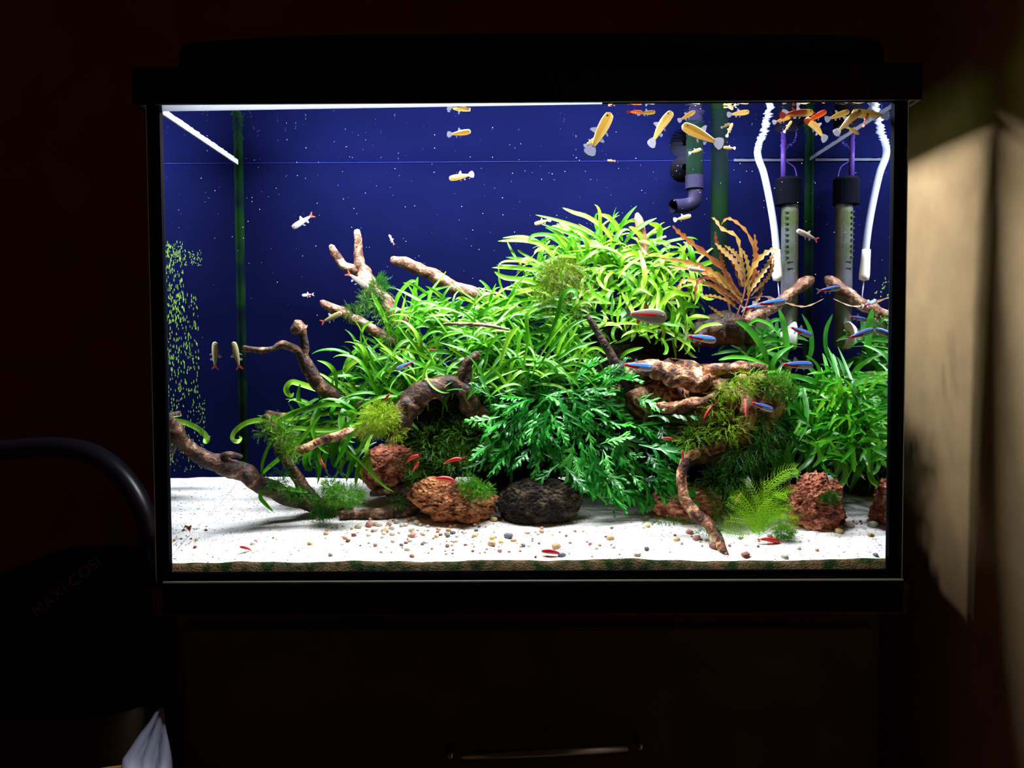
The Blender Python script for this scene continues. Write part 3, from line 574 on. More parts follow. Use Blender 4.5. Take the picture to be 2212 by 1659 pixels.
fern('narrow_leaf_fern', 'lime green strap fern sweeping left at the top of the mound', (1300, 620),
     [(1190, 560, 80, 50), (1310, 540, 120, 60), (1170, 620, 70, 40), (1250, 580, 80, 50)], 190, M['fern_lime'], yC, (60, 125), (6, 11), 13, 0.75, 1.7, 0.4,
     hand=[([(1330, 530), (1305, 495), (1270, 470), (1240, 460), (1215, 449)], 0.22, 0.2, 11), ([(1300, 520), (1260, 495), (1210, 478), (1157, 464)], 0.22, 0.2, 8),
           ([(1345, 520), (1330, 485), (1310, 468), (1290, 463)], 0.22, 0.21, 10), ([(1200, 560), (1170, 530), (1130, 520), (1076, 521)], 0.2, 0.19, 11),
           ([(1190, 555), (1165, 525), (1130, 512), (1086, 514)], 0.2, 0.2, 9), ([(1180, 590), (1130, 580), (1063, 578)], 0.2, 0.19, 9),
           ([(1180, 620), (1130, 605), (1090, 600), (1068, 587)], 0.2, 0.19, 12), ([(1190, 580), (1150, 560), (1125, 545), (1118, 540)], 0.2, 0.2, 6),
           ([(1230, 550), (1200, 515), (1180, 507), (1150, 510), (1142, 525)], 0.2, 0.19, 9), ([(1420, 530), (1425, 500), (1418, 488), (1402, 484)], 0.22, 0.2, 14),
           ([(1390, 520), (1375, 500), (1358, 490)], 0.22, 0.21, 11), ([(1290, 540), (1250, 512), (1230, 505), (1160, 480)], 0.21, 0.2, 7),
           ([(1490, 640), (1462, 632), (1445, 640), (1420, 665)], 0.15, 0.13, 13), ([(1480, 690), (1470, 650), (1450, 632), (1435, 630)], 0.15, 0.14, 12),
           ([(1360, 650), (1365, 635), (1385, 625), (1410, 640)], 0.16, 0.14, 9), ([(1270, 610), (1285, 635), (1310, 652), (1320, 655)], 0.16, 0.15, 8),
           ([(1430, 730), (1440, 750), (1438, 762), (1432, 765)], 0.15, 0.14, 8), ([(1340, 775), (1355, 760), (1390, 750)], 0.15, 0.14, 8),
           ([(1420, 720), (1395, 712), (1384, 718)], 0.15, 0.14, 8), ([(1380, 700), (1350, 698), (1310, 703)], 0.15, 0.14, 7),
           ([(1500, 720), (1520, 705), (1545, 700), (1560, 702)], 0.16, 0.15, 8)])
fern('narrow_leaf_fern', 'lime green strap fern hanging down behind the slanting stick', (1390, 610),
     [(1430, 590, 95, 80), (1400, 650, 110, 55), (1340, 600, 90, 55), (1450, 690, 70, 40), (1350, 690, 50, 30)], 250, M['fern_lime'], yC, (48, 105), (6, 11), 23, 1.2, 2.2, 0.5)
def yD(py): return 0.225 - (py - 700) * 0.00026
fern('narrow_leaf_fern', 'deep green strap fern filling the right back corner', (1770, 900),
     [(1740, 860, 65, 70), (1790, 870, 50, 80), (1690, 920, 50, 60), (1765, 950, 75, 50), (1640, 760, 50, 45), (1700, 830, 60, 40), (1840, 900, 40, 90)], 280, M['fern_right'], yD, (70, 135), (8, 12.5), 14, 1.4, 2.2, 0.5, ymax=0.24,
     hand=[([(1690, 790), (1698, 750), (1692, 700), (1682, 668)], 0.2, 0.21, 15), ([(1735, 800), (1752, 760), (1750, 715), (1732, 678)], 0.23, 0.24, 10),
           ([(1660, 790), (1645, 750), (1615, 710), (1588, 693)], 0.17, 0.16, 16), ([(1660, 790), (1620, 775), (1580, 772), (1552, 778)], 0.16, 0.15, 9),
           ([(1640, 740), (1660, 700), (1680, 690), (1690, 700)], 0.19, 0.19, 8), ([(1600, 720), (1630, 692), (1660, 700), (1680, 720)], 0.18, 0.17, 7),
           ([(1765, 945), (1800, 920), (1820, 880), (1829, 850)], 0.13, 0.11, 12), ([(1790, 950), (1810, 980), (1825, 1015), (1820, 1042), (1800, 1050), (1784, 1043), (1787, 1036)], 0.11, 0.09, 13),
           ([(1700, 960), (1705, 985), (1698, 1010), (1685, 1015), (1682, 1003)], 0.12, 0.11, 9), ([(1730, 950), (1760, 960), (1770, 990), (1755, 1010)], 0.13, 0.12, 10),
           ([(1690, 905), (1720, 900), (1745, 915)], 0.13, 0.12, 8), ([(1710, 930), (1722, 965), (1740, 975)], 0.13, 0.12, 9), ([(1845, 1020), (1842, 980), (1835, 950)], 0.09, 0.1, 11)])

# ------------------------------------------------------------------ lacy fern in the middle foreground: lobed fronds
def frond_mesh(seed, n=7):
    """a lobed frond 1 long growing along +X, blade facing +Z, tip bending down"""
    random.seed(seed); mb = MB(); pts = []
    bend = random.uniform(0.15, 0.7); sw = random.uniform(-0.35, 0.35)
    def mid(t): return Vector((t * (1 - bend * 0.25 * t), sw * t * t, -bend * 0.5 * t * t))
    ribbon(mb, [mid(k / 8) for k in range(9)], [0.015 + 0.10 * math.sin(PI * min(1, (k / 8) ** 1.2 * 0.95)) for k in range(9)], Vector((0, 0, 1)), 0.2)
    for k in range(n):
        t = 0.22 + 0.72 * k / (n - 1); ln = 0.29 * math.sin(PI * (0.15 + 0.8 * t)) + 0.03
        ln0 = ln
        for s in (-1, 1):
            if random.random() < 0.12: continue
            ln = ln0 * random.uniform(0.55, 1.25)
            b0 = mid(min(0.97, t + random.uniform(-0.05, 0.05))); a = R(46 - 18 * t) + random.uniform(-0.28, 0.28)
            d = Vector((math.cos(a), s * math.sin(a), -0.12 + random.uniform(-0.3, 0.25)))
            P = [b0, b0 + d * ln * 0.4 + Vector((0, 0, 0.012)), b0 + d * ln * 0.75, b0 + d * ln - Vector((0, 0, ln * 0.12))]
            ribbon(mb, P, [0.04, 0.058, 0.07, 0.02], Vector((0, 0, 1)), 0.15)
            q = b0 + d * ln * 0.55                                     # a tooth on the outer margin
            d2 = Vector((math.cos(a + 0.5), s * math.sin(a + 0.5), -0.05))
            ribbon(mb, [q, q + d2 * ln * 0.32], [0.045, 0.012], Vector((0, 0, 1)), 0.1)
    P = [mid(0.93), mid(0.93) + Vector((0.07, 0, -0.03)), mid(0.93) + Vector((0.13, 0, -0.07))]
    ribbon(mb, P, [0.06, 0.06, 0.015], Vector((0, 0, 1)), 0.1)
    return mesh('frond', mb.V, mb.F, M['lace'], True)
FR = [frond_mesh(s, 5 + s % 3) for s in range(40, 56)]
lace = empty('lacy_fern', at(1190, 900, 0.16), 'lush green fern with lobed lacy fronds in the middle foreground', 'plant')
def orient(pos, direction, normal, L_, wid=1.0):
    x = direction.normalized(); z = (normal - x * normal.dot(x))
    if z.length < 1e-4: z = Vector((0, 0, 1)) - x * x.z
    z.normalize(); y = z.cross(x)
    mt = Matrix((x * L_, y * L_ * wid, z * L_)).transposed().to_4x4(); mt.translation = pos; return mt
random.seed(77); k = 0
ELL = [(1190, 890, 120, 70), (1330, 920, 110, 75), (1110, 960, 70, 60), (1240, 980, 120, 60), (1400, 980, 80, 60), (1420, 1040, 60, 35), (1280, 840, 90, 45), (1330, 1040, 70, 35), (1090, 890, 50, 50), (1390, 860, 40, 40)]
while k < 300:
    px, py = random.uniform(1020, 1500), random.uniform(790, 1090)
    if not inside(px, py, ELL): continue
    dx, dz = px - 1180, -(py - 860)
    a = math.atan2(dz * 0.8 - 10, dx) + random.gauss(0, 0.45)
    if py < 850: a = random.uniform(0.15, 1.0) if px > 1180 else random.uniform(1.8, 3.0)
    ln = random.uniform(48, 100); y0 = 0.155 - (py - 800) * 0.00014 + random.uniform(-0.012, 0.02)
    bx, bz = px - math.cos(a) * ln * 0.5, py + math.sin(a) * ln * 0.5
    p = at(bx, bz, y0); d = at(bx + math.cos(a) * ln, bz - math.sin(a) * ln, y0 - random.uniform(0.0, 0.03)) - p
    o = ob('frond', random.choice(FR), lace); o.matrix_local = Matrix.Translation(-lace.location) @ orient(p, d, nhint(0.75, 0.6, 0.5), d.length, random.uniform(0.75, 1.1)); k += 1
# a few upright and drooping fronds that stand clear of the mass
for (px, py, ang, ln, y0, y1) in [(1205, 850, -75, 95, 0.115, 0.09), (1190, 870, -110, 90, 0.112, 0.09), (1230, 845, -58, 110, 0.115, 0.09), (1060, 960, 200, 55, 0.11, 0.1), (1050, 990, 215, 60, 0.11, 0.1), (1270, 960, -72, 110, 0.11, 0.09), (1290, 1010, -60, 90, 0.11, 0.1), (1330, 1050, -35, 110, 0.11, 0.1), (1400, 1010, -25, 120, 0.105, 0.09), (1380, 960, -12, 130, 0.105, 0.09), (1400, 900, 8, 110, 0.115, 0.1), (1300, 830, 35, 90, 0.13, 0.12), (1300, 810, 20, 70, 0.13, 0.125), (1310, 1060, -50, 60, 0.11, 0.105), (1070, 860, 150, 60, 0.11, 0.1), (1080, 900, 190, 80, 0.11, 0.1), (1430, 1050, -30, 90, 0.1, 0.09)]:
    a = R(ang); p = at(px, py, y0); d = at(px + math.cos(a) * ln, py - math.sin(a) * ln, y1) - p
    o = ob('frond', random.choice(FR), lace); o.matrix_local = Matrix.Translation(-lace.location) @ orient(p, d, nhint(0.5, 0.8, 0.2), d.length, 1.0)

# ------------------------------------------------------------------ bronze plant with toothed leaves
bz = empty('bronze_plant', at(1590, 690, 0.19), 'bronze and olive plant with toothed leaves on the dark knot', 'plant')
random.seed(31)
stemb = MB()
for P in ([(1585, 700), (1600, 660), (1610, 620), (1600, 580)], [(1600, 700), (1612, 660), (1625, 620), (1640, 585)], [(1580, 700), (1575, 660), (1560, 620)]):
    Q = spline([at(a, b_, 0.19) for a, b_ in P], 4); tube(stemb, Q, [0.0014] * len(Q), 6)
stemb.build('stem', M['stem'], bz, smooth=True)
def toothed(t):
    return blade(t, 0.95)
def tleaf(P, y0, y1, wd, mat=M['brownleaf']):
    Q = spline([(a, b_, 0) for a, b_ in P], max(3, 18 // (len(P) - 1))); n = len(Q); nr = nhint(0.35, 0.85, 0.25)
    pts = [at(q.x, q.y, y0 + (y1 - y0) * i / (n - 1)) for i, q in enumerate(Q)]
    o = pts[0]; mb = MB(); W = m(wd, y0)
    wl = [W * blade(i / (n - 1), 0.9) * (0.95 if i % 2 else 0.36) for i in range(n)]
    ribbon(mb, [p - o for p in pts], wl, nr, 0.25)
    ob('leaf', mesh('leaf', mb.V, mb.F, mat, True), bz, o - bz.location)
for P, y0, y1, wd in [([(1600, 640), (1560, 580), (1500, 530), (1470, 505), (1452, 487)], 0.19, 0.17, 16), ([(1605, 640), (1560, 600), (1500, 570), (1425, 558)], 0.19, 0.16, 14),
    ([(1605, 650), (1560, 610), (1510, 585), (1440, 575)], 0.185, 0.16, 15), ([(1600, 620), (1580, 560), (1550, 530), (1545, 500)], 0.19, 0.18, 14), ([(1605, 620), (1590, 570), (1565, 545), (1545, 525)], 0.19, 0.175, 17),
    ([(1610, 610), (1600, 550), (1590, 510), (1560, 495), (1545, 475), (1537, 470)], 0.195, 0.19, 11), ([(1625, 600), (1630, 550), (1615, 505), (1590, 480), (1570, 472), (1558, 485)], 0.195, 0.19, 10),
    ([(1625, 620), (1630, 580), (1632, 545), (1630, 505)], 0.19, 0.185, 16), ([(1610, 620), (1625, 580), (1650, 550), (1672, 540), (1680, 550)], 0.185, 0.17, 15), ([(1620, 630), (1640, 600), (1660, 570), (1672, 545)], 0.185, 0.18, 15),
    ([(1620, 640), (1650, 610), (1665, 590), (1672, 560)], 0.19, 0.185, 12), ([(1590, 660), (1540, 620), (1500, 605), (1470, 612), (1465, 650)], 0.18, 0.15, 13), ([(1590, 660), (1550, 610), (1520, 600), (1505, 615), (1500, 650)], 0.18, 0.155, 12),
    ([(1600, 650), (1570, 615), (1540, 590), (1500, 580)], 0.18, 0.16, 17), ([(1605, 660), (1580, 640), (1550, 620), (1520, 610)], 0.18, 0.16, 15), ([(1610, 600), (1600, 565), (1585, 545), (1565, 530)], 0.18, 0.165, 15),
    ([(1615, 640), (1618, 600), (1612, 560), (1600, 535)], 0.185, 0.18, 14), ([(1595, 670), (1570, 650), (1540, 640), (1515, 640)], 0.18, 0.165, 13), ([(1600, 650), (1650, 640), (1700, 655), (1740, 662), (1780, 645)], 0.19, 0.2, 6),
    ([(1590, 690), (1560, 680), (1530, 660)], 0.18, 0.17, 10), ([(1600, 700), (1620, 670), (1640, 640), (1650, 610)], 0.19, 0.19, 12), ([(1595, 640), (1570, 600), (1560, 570), (1555, 545)], 0.175, 0.16, 15)]:
    tleaf(P, y0, y1, wd)

# ------------------------------------------------------------------ moss clumps: sprigs with tiny leaflets
def moss(label, spots, mat, seed, wd=0.0007, name='moss_clump', ln=(10, 24), droop=0.3, up=0.3):
    random.seed(seed); mb = MB(); c0 = None
    for (px, py, y, rx, ry, n) in spots:
        c = at(px, py, y); c0 = c0 or c; sx, sz = m(rx, y), m(ry, y); sy = min(sx, sz, 0.02)
        for _ in range(n):
            d = Vector((random.gauss(0, 1), random.gauss(0, 1), random.gauss(0, 1))).normalized(); rr = random.random() ** 0.4
            p = c + Vector((d.x * sx, d.y * sy, d.z * sz)) * rr * 0.85
            v = (d + Vector((random.gauss(0, 0.5), random.gauss(0, 0.5) - 0.25, random.gauss(0, 0.5) + up))).normalized()
            L_ = m(random.uniform(*ln), y); pts = [p]; nr = Vector((random.gauss(0, 1), random.gauss(0, 1) - 1, random.gauss(0, 1))).normalized(); S = 4
            for k in range(S):
                p = p + v * L_ / S; pts.append(p); v = (v + Vector((random.gauss(0, 0.18), random.gauss(0, 0.18), random.gauss(0, 0.18) - droop * 0.5))).normalized()
            V = []; Fc = []
            for k, q in enumerate(pts):
                s = (v.cross(nr)); s = s.normalized() if s.length > 1e-4 else Vector((1, 0, 0)); h = wd * 0.5 * (1 - 0.6 * k / S)
                V += [q - s * h, q + s * h]
            for k in range(S): Fc.append((2 * k, 2 * k + 1, 2 * k + 3, 2 * k + 2))
            for k in range(1, S + 1):
                for sg in (-1, 1):
                    q = pts[k].lerp(pts[k - 1], 0.5 if sg > 0 else 0.1); i0 = len(V); t = (pts[k] - pts[k - 1]).normalized(); s2 = t.cross(nr)
                    s2 = s2.normalized() if s2.length > 1e-4 else Vector((1, 0, 0)); l2 = wd * random.uniform(2.0, 3.4)
                    V += [q - t * wd * 0.5, q + t * wd * 0.5, q + s2 * sg * l2 + t * l2 * 0.7]; Fc.append((i0, i0 + 1, i0 + 2))
            mb.add(V, Fc)
    o = mb.build(name, mat, loc=tuple(c0), smooth=False); return tag(o, label, 'moss', 'moss clumps', 'stuff')
moss('yellow green moss cushion between thin branch and arched root', [(822, 900, 0.11, 44, 36, 520), (800, 925, 0.112, 30, 24, 180), (850, 935, 0.115, 25, 25, 150)], M['moss'], 1)
moss('ragged yellow moss on the upright left stick', [(590, 915, 0.1, 22, 14, 110), (612, 945, 0.1, 26, 22, 190), (625, 975, 0.1, 20, 18, 130), (572, 938, 0.1, 12, 8, 40)], M['moss'], 2, ln=(12, 26))
moss('round green moss tuft on the sand beside the left stick', [(745, 1070, 0.095, 48, 24, 520), (715, 1050, 0.1, 20, 12, 120)], M['moss_green'], 3, ln=(10, 22))
moss('small moss beard hanging under the left stick foot', [(700, 1100, 0.105, 26, 12, 160), (690, 1110, 0.1, 20, 8, 60)], M['moss_green'], 4, droop=0.7, up=-0.2)
moss('brownish moss cap on top of the mound beside the lime fern', [(1215, 590, 0.17, 50, 34, 520), (1190, 640, 0.17, 42, 32, 260), (1250, 640, 0.165, 22, 50, 170)], M['moss_brown'], 5, ln=(12, 30), droop=0.5)
moss('dark green moss on the forked stub', [(818, 625, 0.212, 24, 30, 330), (810, 660, 0.21, 20, 20, 130)], M['moss_green'], 6)
moss('yellow moss sprigs on the bare pointing branch', [(765, 675, 0.178, 20, 16, 90), (790, 650, 0.178, 10, 18, 50), (845, 730, 0.178, 18, 14, 90), (830, 690, 0.178, 12, 20, 60)], M['moss'], 7, ln=(12, 26))
moss('feathery moss hanging over the split log', [(1590, 840, 0.1, 45, 22, 150), (1575, 925, 0.1, 55, 34, 190), (1545, 880, 0.1, 18, 25, 60), (1620, 815, 0.1, 30, 12, 70), (1500, 950, 0.1, 40, 20, 90)], M['moss'], 8, ln=(14, 30), droop=0.5)
moss('rounded moss ball at the right end of the log', [(1672, 832, 0.12, 34, 32, 420), (1700, 850, 0.125, 16, 24, 150)], M['moss'], 9, ln=(10, 22))
moss('dark moss pad in the saddle of the brown lava rock', [(1030, 1058, 0.1, 40, 22, 380), (1010, 1040, 0.1, 20, 12, 100)], M['moss_green'], 10, ln=(8, 16))
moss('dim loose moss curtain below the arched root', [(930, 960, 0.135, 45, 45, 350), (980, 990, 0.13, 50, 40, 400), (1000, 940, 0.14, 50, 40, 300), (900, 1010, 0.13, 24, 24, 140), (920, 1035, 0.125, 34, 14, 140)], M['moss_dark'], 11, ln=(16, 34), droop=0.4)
moss('trailing moss sprigs under the heavy right root', [(1600, 990, 0.105, 40, 25, 150), (1580, 1040, 0.1, 30, 35, 110), (1640, 980, 0.11, 30, 40, 170), (1650, 930, 0.115, 30, 40, 190)], M['moss_green'], 12, ln=(22, 48), droop=0.8, up=-0.4)
moss('small dark moss spot on the tall red lava rock', [(1792, 1075, 0.072, 18, 12, 170)], M['moss_dark'], 13, ln=(8, 14))
moss('dark green moss tuft at the foot of the tall red lava rock', [(1692, 1150, 0.06, 22, 14, 200)], M['moss_green'], 14, ln=(10, 20))
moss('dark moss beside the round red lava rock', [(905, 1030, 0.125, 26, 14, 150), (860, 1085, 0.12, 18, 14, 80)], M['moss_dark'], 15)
moss('fishbone moss along the fallen left branch', [(640, 1065, 0.1, 40, 10, 110), (690, 1078, 0.1, 30, 10, 80), (600, 1045, 0.095, 24, 10, 70), (610, 1025, 0.1, 16, 10, 40)], M['moss_green'], 16, ln=(14, 28), droop=0.3)
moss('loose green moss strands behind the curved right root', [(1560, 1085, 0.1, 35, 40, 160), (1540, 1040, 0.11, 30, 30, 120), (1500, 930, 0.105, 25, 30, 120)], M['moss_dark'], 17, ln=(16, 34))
moss('pale green algae film on the sand by the curved root', [(1530, 1150, 0.045, 30, 8, 60), (1450, 1125, 0.07, 70, 4, 80)], M['moss_dark'], 18, ln=(8, 16))

# ------------------------------------------------------------------ feathery light green plant at the right foreground
fe = empty('feather_plant', at(1640, 1150, 0.055), 'light green feathery plant leaning on the tall red lava rock', 'plant')
random.seed(9)
def feather(P, y0, y1, pl):
    Q = spline([(a, b_, 0) for a, b_ in P], 7); n = len(Q); pts = [at(q.x, q.y, y0 + (y1 - y0) * i / (n - 1)) for i, q in enumerate(Q)]
    o = pts[0]; mb = MB(); nr = nhint(0.4, 0.9, 0.2)
    ribbon(mb, [p - o for p in pts], [0.0007] * n, nr, 0.1)
    for i in range(1, n):
        t = (pts[i] - pts[i - 1]).normalized()
        for sub in (0.25,):
            q = pts[i - 1].lerp(pts[i], sub) - o
            for s in (-1, 1):
                sd = t.cross(nr).normalized() * s; l = m(pl, y0) * (1 - 0.6 * abs(i / n - 0.35)) * random.uniform(0.8, 1.1)
                ribbon(mb, [q, q + (sd * 0.8 + t * 0.5) * l * 0.5, q + (sd * 0.75 + t * 0.75) * l], [0.0005, 0.0004, 0.0002], nr, 0.0)
    ob('frond', mesh('frond', mb.V, mb.F, M['feather'], True), fe, o - fe.location)
for P, y0, y1 in [([(1640, 1150), (1610, 1110), (1580, 1090)], 0.06, 0.05), ([(1650, 1150), (1625, 1100), (1600, 1065)], 0.06, 0.05), ([(1655, 1140), (1650, 1090), (1650, 1040)], 0.065, 0.06), ([(1660, 1130), (1680, 1080), (1710, 1050)], 0.065, 0.055),
    ([(1665, 1120), (1690, 1110), (1725, 1120)], 0.06, 0.05), ([(1650, 1120), (1650, 1060), (1690, 1020), (1720, 1012)], 0.075, 0.065), ([(1650, 1100), (1660, 1050), (1700, 1025)], 0.07, 0.06), ([(1630, 1150), (1600, 1130), (1565, 1125)], 0.055, 0.05),
    ([(1640, 1155), (1625, 1130), (1590, 1110)], 0.052, 0.046), ([(1660, 1140), (1685, 1130), (1705, 1140)], 0.055, 0.05), ([(1655, 1130), (1640, 1080), (1620, 1040)], 0.07, 0.065), ([(1640, 1160), (1645, 1120), (1670, 1085)], 0.055, 0.045),
    ([(1650, 1110), (1670, 1070), (1700, 1070)], 0.06, 0.05), ([(1630, 1130), (1610, 1090), (1585, 1070)], 0.07, 0.06), ([(1630, 1150), (1640, 1110), (1635, 1070)], 0.05, 0.045), ([(1660, 1120), (1680, 1095), (1710, 1090)], 0.055, 0.047), ([(1620, 1155), (1590, 1150), (1565, 1140)], 0.05, 0.045), ([(1650, 1150), (1655, 1125), (1690, 1110)], 0.05, 0.044)]:
    feather(P, y0, y1, 24)
    jx, jy = random.uniform(-14, 14), random.uniform(-10, 10); feather([(a + jx, b_ + jy) for a, b_ in P], y0 + 0.006, y1 + 0.004, 20)

# ------------------------------------------------------------------ filter pipes, heater, hose
def lathe(mb, c, prof, axis='Z', sides=20, i=0):
    """prof: [(distance along axis, radius)]"""
    c = Vector(c); ax = {'Z': Vector((0, 0, 1)), 'X': Vector((1, 0, 0)), 'Y': Vector((0, 1, 0))}[axis] if isinstance(axis, str) else axis.normalized()
    u = ax.cross(Vector((0.31, 0.9, 0.2))).normalized(); v = ax.cross(u); V = []; Fc = []; n = len(prof)
    for d, r in prof:
        for j in range(sides):
            a = 2 * PI * j / sides; V.append(c + ax * d + (u * math.cos(a) + v * math.sin(a)) * max(r, 1e-5))
    for k in range(n - 1):
        for j in range(sides):
            j2 = (j + 1) % sides; Fc.append((k * sides + j, k * sides + j2, (k + 1) * sides + j2, (k + 1) * sides + j))
    mb.add(V, Fc, i); return mb
yo = 0.214
out = empty('filter_outlet', at(1498, 400, yo), 'dark purple filter outlet elbow blowing left, hanging from the surface', 'pipe')
p0 = at(1500, 400, yo); top = Z0 + WL + 0.03; rr = m(16, yo)
b = MB(); P = spline([at(1501, 395, yo), at(1502, 420, yo), at(1497, 437, yo), at(1480, 444, yo), at(1454, 446, yo - 0.01)], 6); tube(b, P, [m(15, yo)] * len(P), 18, cap=False)
e_ = P[-1]; d_ = (P[-1] - P[-2]).normalized(); tube(b, [e_, e_ - d_ * 0.02], [m(12.5, yo)] * 2, 18, cap=False); b.build('elbow', M['pipe'], out, smooth=True)
b = MB(); q = at(1500, 408, yo); lathe(b, q, [(0, m(14, yo)), (0, m(19.5, yo)), (m(28, yo), m(19.5, yo)), (m(28, yo), m(17, yo))]); b.build('sleeve', M['pipe'], out, smooth=False)
b = MB(); q = at(1500, 382, yo); lathe(b, q, [(0, m(18, yo)), (top - q.z, m(18, yo)), (top - q.z, 0)]); b.build('riser', M['pipe_green'], out, smooth=True)
b = MB(); q = at(1478, 362, yo + 0.03); lathe(b, q, [(-0.004, 0.004), (0, 0.012), (0.012, m(28, yo)), (0.014, m(28, yo)), (0.014, 0)], 'Y', 24); b.build('suction_cup', M['heater_cap'], out, smooth=True)
b = MB(); q = at(1553, 640, 0.22); q2 = Z0 + WL + 0.03; tag((lathe(b, q, [(0, 0), (0, m(18, 0.22)), (q2 - q.z, m(18, 0.22)), (q2 - q.z, 0)]), b.build('filter_intake', M['pipe_green'], loc=tuple(q), smooth=False))[1], 'dark green algae covered intake pipe beside the outlet elbow', 'pipe')
yh = 0.244
he = empty('heater', at(1703, 600, yh), 'glass aquarium heater with black cap in the right back corner', 'heater')
q = at(1704, 760, yh); t_ = at(1703, 440, yh); hl = t_.z - q.z; rh = m(18, yh)
b = MB(); lathe(b, q, [(0, 0), (0.002, rh * 0.6), (0.008, rh), (hl, rh)], 'Z', 24); tubeo = b.build('glass_tube', M['heater_glass'], he, smooth=True)
b = MB(); c = at(1703, 443, yh); hh = m(58, yh); lathe(b, c, [(0, 0), (0, m(27, yh)), (hh * 0.9, m(27, yh)), (hh, m(22, yh)), (hh, 0)], 'Z', 24); b.build('cap', M['heater_cap'], he, smooth=False)
b = MB(); c = at(1692, 386, yh); tube(b, [c, (c.x, c.y, Z0 + WL + 0.03)], [m(5.5, yh)] * 2, 10); b.build('cable', M['cable'], he, smooth=True)
b = MB(); c1 = at(1722, 386, yh); tube(b, spline([c1, at(1716, 362, yh), at(1700, 350, yh), at(1697, 338, yh)], 4), [0.0008] * 13, 6); b.build('thin_wire', M['cable'], he, smooth=True)
b = MB()
for k in range(9):                                                   # printed scale
    c = at(1694, 462 + k * 12, yh); b.box((c.x - 0.002, yh - rh * 0.97 - 0.0008, c.z), (c.x + 0.002, yh - rh * 0.82, c.z + (0.0022 if k % 2 else 0.0014)))
for k in (0, 1): c = at(1701, 568 + 14 * k, yh); b.box((c.x - 0.004, yh - rh - 0.0006, c.z), (c.x + 0.004, yh - rh * 0.9, c.z + 0.0009))
b.build('scale_print', M['ink'], he)
def text(name, body, size, mat, parent, mt, ext=0.0002):
    cu = bpy.data.curves.new(name, 'FONT'); cu.body = body; cu.size = size; cu.align_x = 'CENTER'; cu.align_y = 'CENTER'; cu.extrude = ext
    cu.materials.append(mat); t = bpy.data.objects.new(name, cu); C.objects.link(t); dg = bpy.context.evaluated_depsgraph_get()
    me = bpy.data.meshes.new_from_object(t.evaluated_get(dg)); bpy.data.objects.remove(t); me.name = name
    o = bpy.data.objects.new(name, me); C.objects.link(o); o.parent = parent
    o.matrix_local = Matrix.Translation(-Vector(parent.location)) @ mt; return o
c = at(1704, 512, yh); nn = Vector((0.62, -0.78, 0)).normalized(); xx = Vector((0, 0, -1)); yy = nn.cross(xx)
mt = Matrix((xx, yy, nn)).transposed().to_4x4(); mt.translation = Vector((c.x, yh, c.z)) + nn * (rh + 0.0004)
text('print_lettering', 'AT-150W', 0.0085, M['ink'], he, mt)
yq = 0.228
ho = empty('air_hose', at(1684, 600, yq), 'milky white hose with a white end piece in front of the heater', 'hose')
P = spline([at(1636, 330, yq) + Vector((0, 0, 0.03)), at(1637, 336, yq), at(1650, 375, yq), at(1662, 430, yq), at(1672, 490, yq), at(1678, 548, yq)], 6)
b = MB(); tube(b, P, [m(7.5, yq)] * len(P), 14); b.build('hose', M['hose'], ho, smooth=True)
b = MB(); tube(b, [at(1676, 540, yq), at(1677, 560, yq), at(1679, 595, yq), at(1680, 605, yq)], [m(9, yq), m(9.5, yq), m(11, yq), m(10, yq)], 16); b.build('end_piece', M['white'], ho, smooth=True)
b = MB(); tube(b, [at(1680, 605, yq), at(1685, 660, yq)], [0.0009] * 2, 6); b.build('stem', M['hose'], ho, smooth=True)
for (px, py, y, ax, lab) in ((1708, 725, 0.226, Vector((1, -0.15, 0)), 'white suction cup seen edge on beside the heater'), (1640, 712, 0.24, Vector((0.2, -1, 0)), 'white suction cup half hidden by right fern leaves')):
    b = MB(); lathe(b, (0, 0, 0), [(-0.013, 0.0), (-0.013, 0.005), (-0.008, 0.006), (-0.002, 0.014), (0.004, 0.0185), (0.006, 0.0185), (0.003, 0.008), (0.003, 0)], ax, 20)
    tag(b.build('suction_cup', M['white'], loc=(0, 0, 0), smooth=True), lab, 'suction cup', 'suction cups').location = at(px, py, y)

# ------------------------------------------------------------------ fish
def fishbody(name, prof, band, mats, bend=0.0, rings=24, seg=20):
    """head at +X (0.5), tail root at about -0.35; prof(t)->(half height, half width, z offset); band(t, ang)->material index"""
    V = []; Fc = []; I = []
    def centre(t):                              # t 0 nose .. 1 tail root, bends sideways towards the tail
        x = 0.5 - 0.85 * t; return Vector((x, bend * max(0, t - 0.35) ** 1.6, 0))
    for k in range(rings + 1):
        t = k / rings; hh, hw, zo = prof(t); c = centre(t)
        for j in range(seg):
            a = 2 * PI * j / seg; V.append(c + Vector((0, math.cos(a) * hw, math.sin(a) * hh + zo)))
    for k in range(rings):
        for j in range(seg):
            j2 = (j + 1) % seg; Fc.append((k * seg + j, (k + 1) * seg + j, (k + 1) * seg + j2, k * seg + j2)); I.append(band((k + 0.5) / rings, 2 * PI * (j + 0.5) / seg))
    Fc.append(tuple(range(seg))); I.append(band(0.02, 0)); Fc.append(tuple(range(rings * seg + seg - 1, rings * seg - 1, -1))); I.append(band(0.98, 0))
    return mesh(name, V, Fc, mats, True, I)
def fin(pts, name, mat, th=0.004, y=0.0, bendv=None):
    """thin fan of quads; pts outline in (x, z)"""
    n = len(pts); V = [(x, y + th / 2, z) for x, z in pts] + [(x, y - th / 2, z) for x, z in pts]
    Fc = [tuple(range(n)), tuple(range(2 * n - 1, n - 1, -1))] + [(k, n + k, n + (k + 1) % n, (k + 1) % n) for k in range(n)]
    return mesh(name, V, Fc, mat, False)
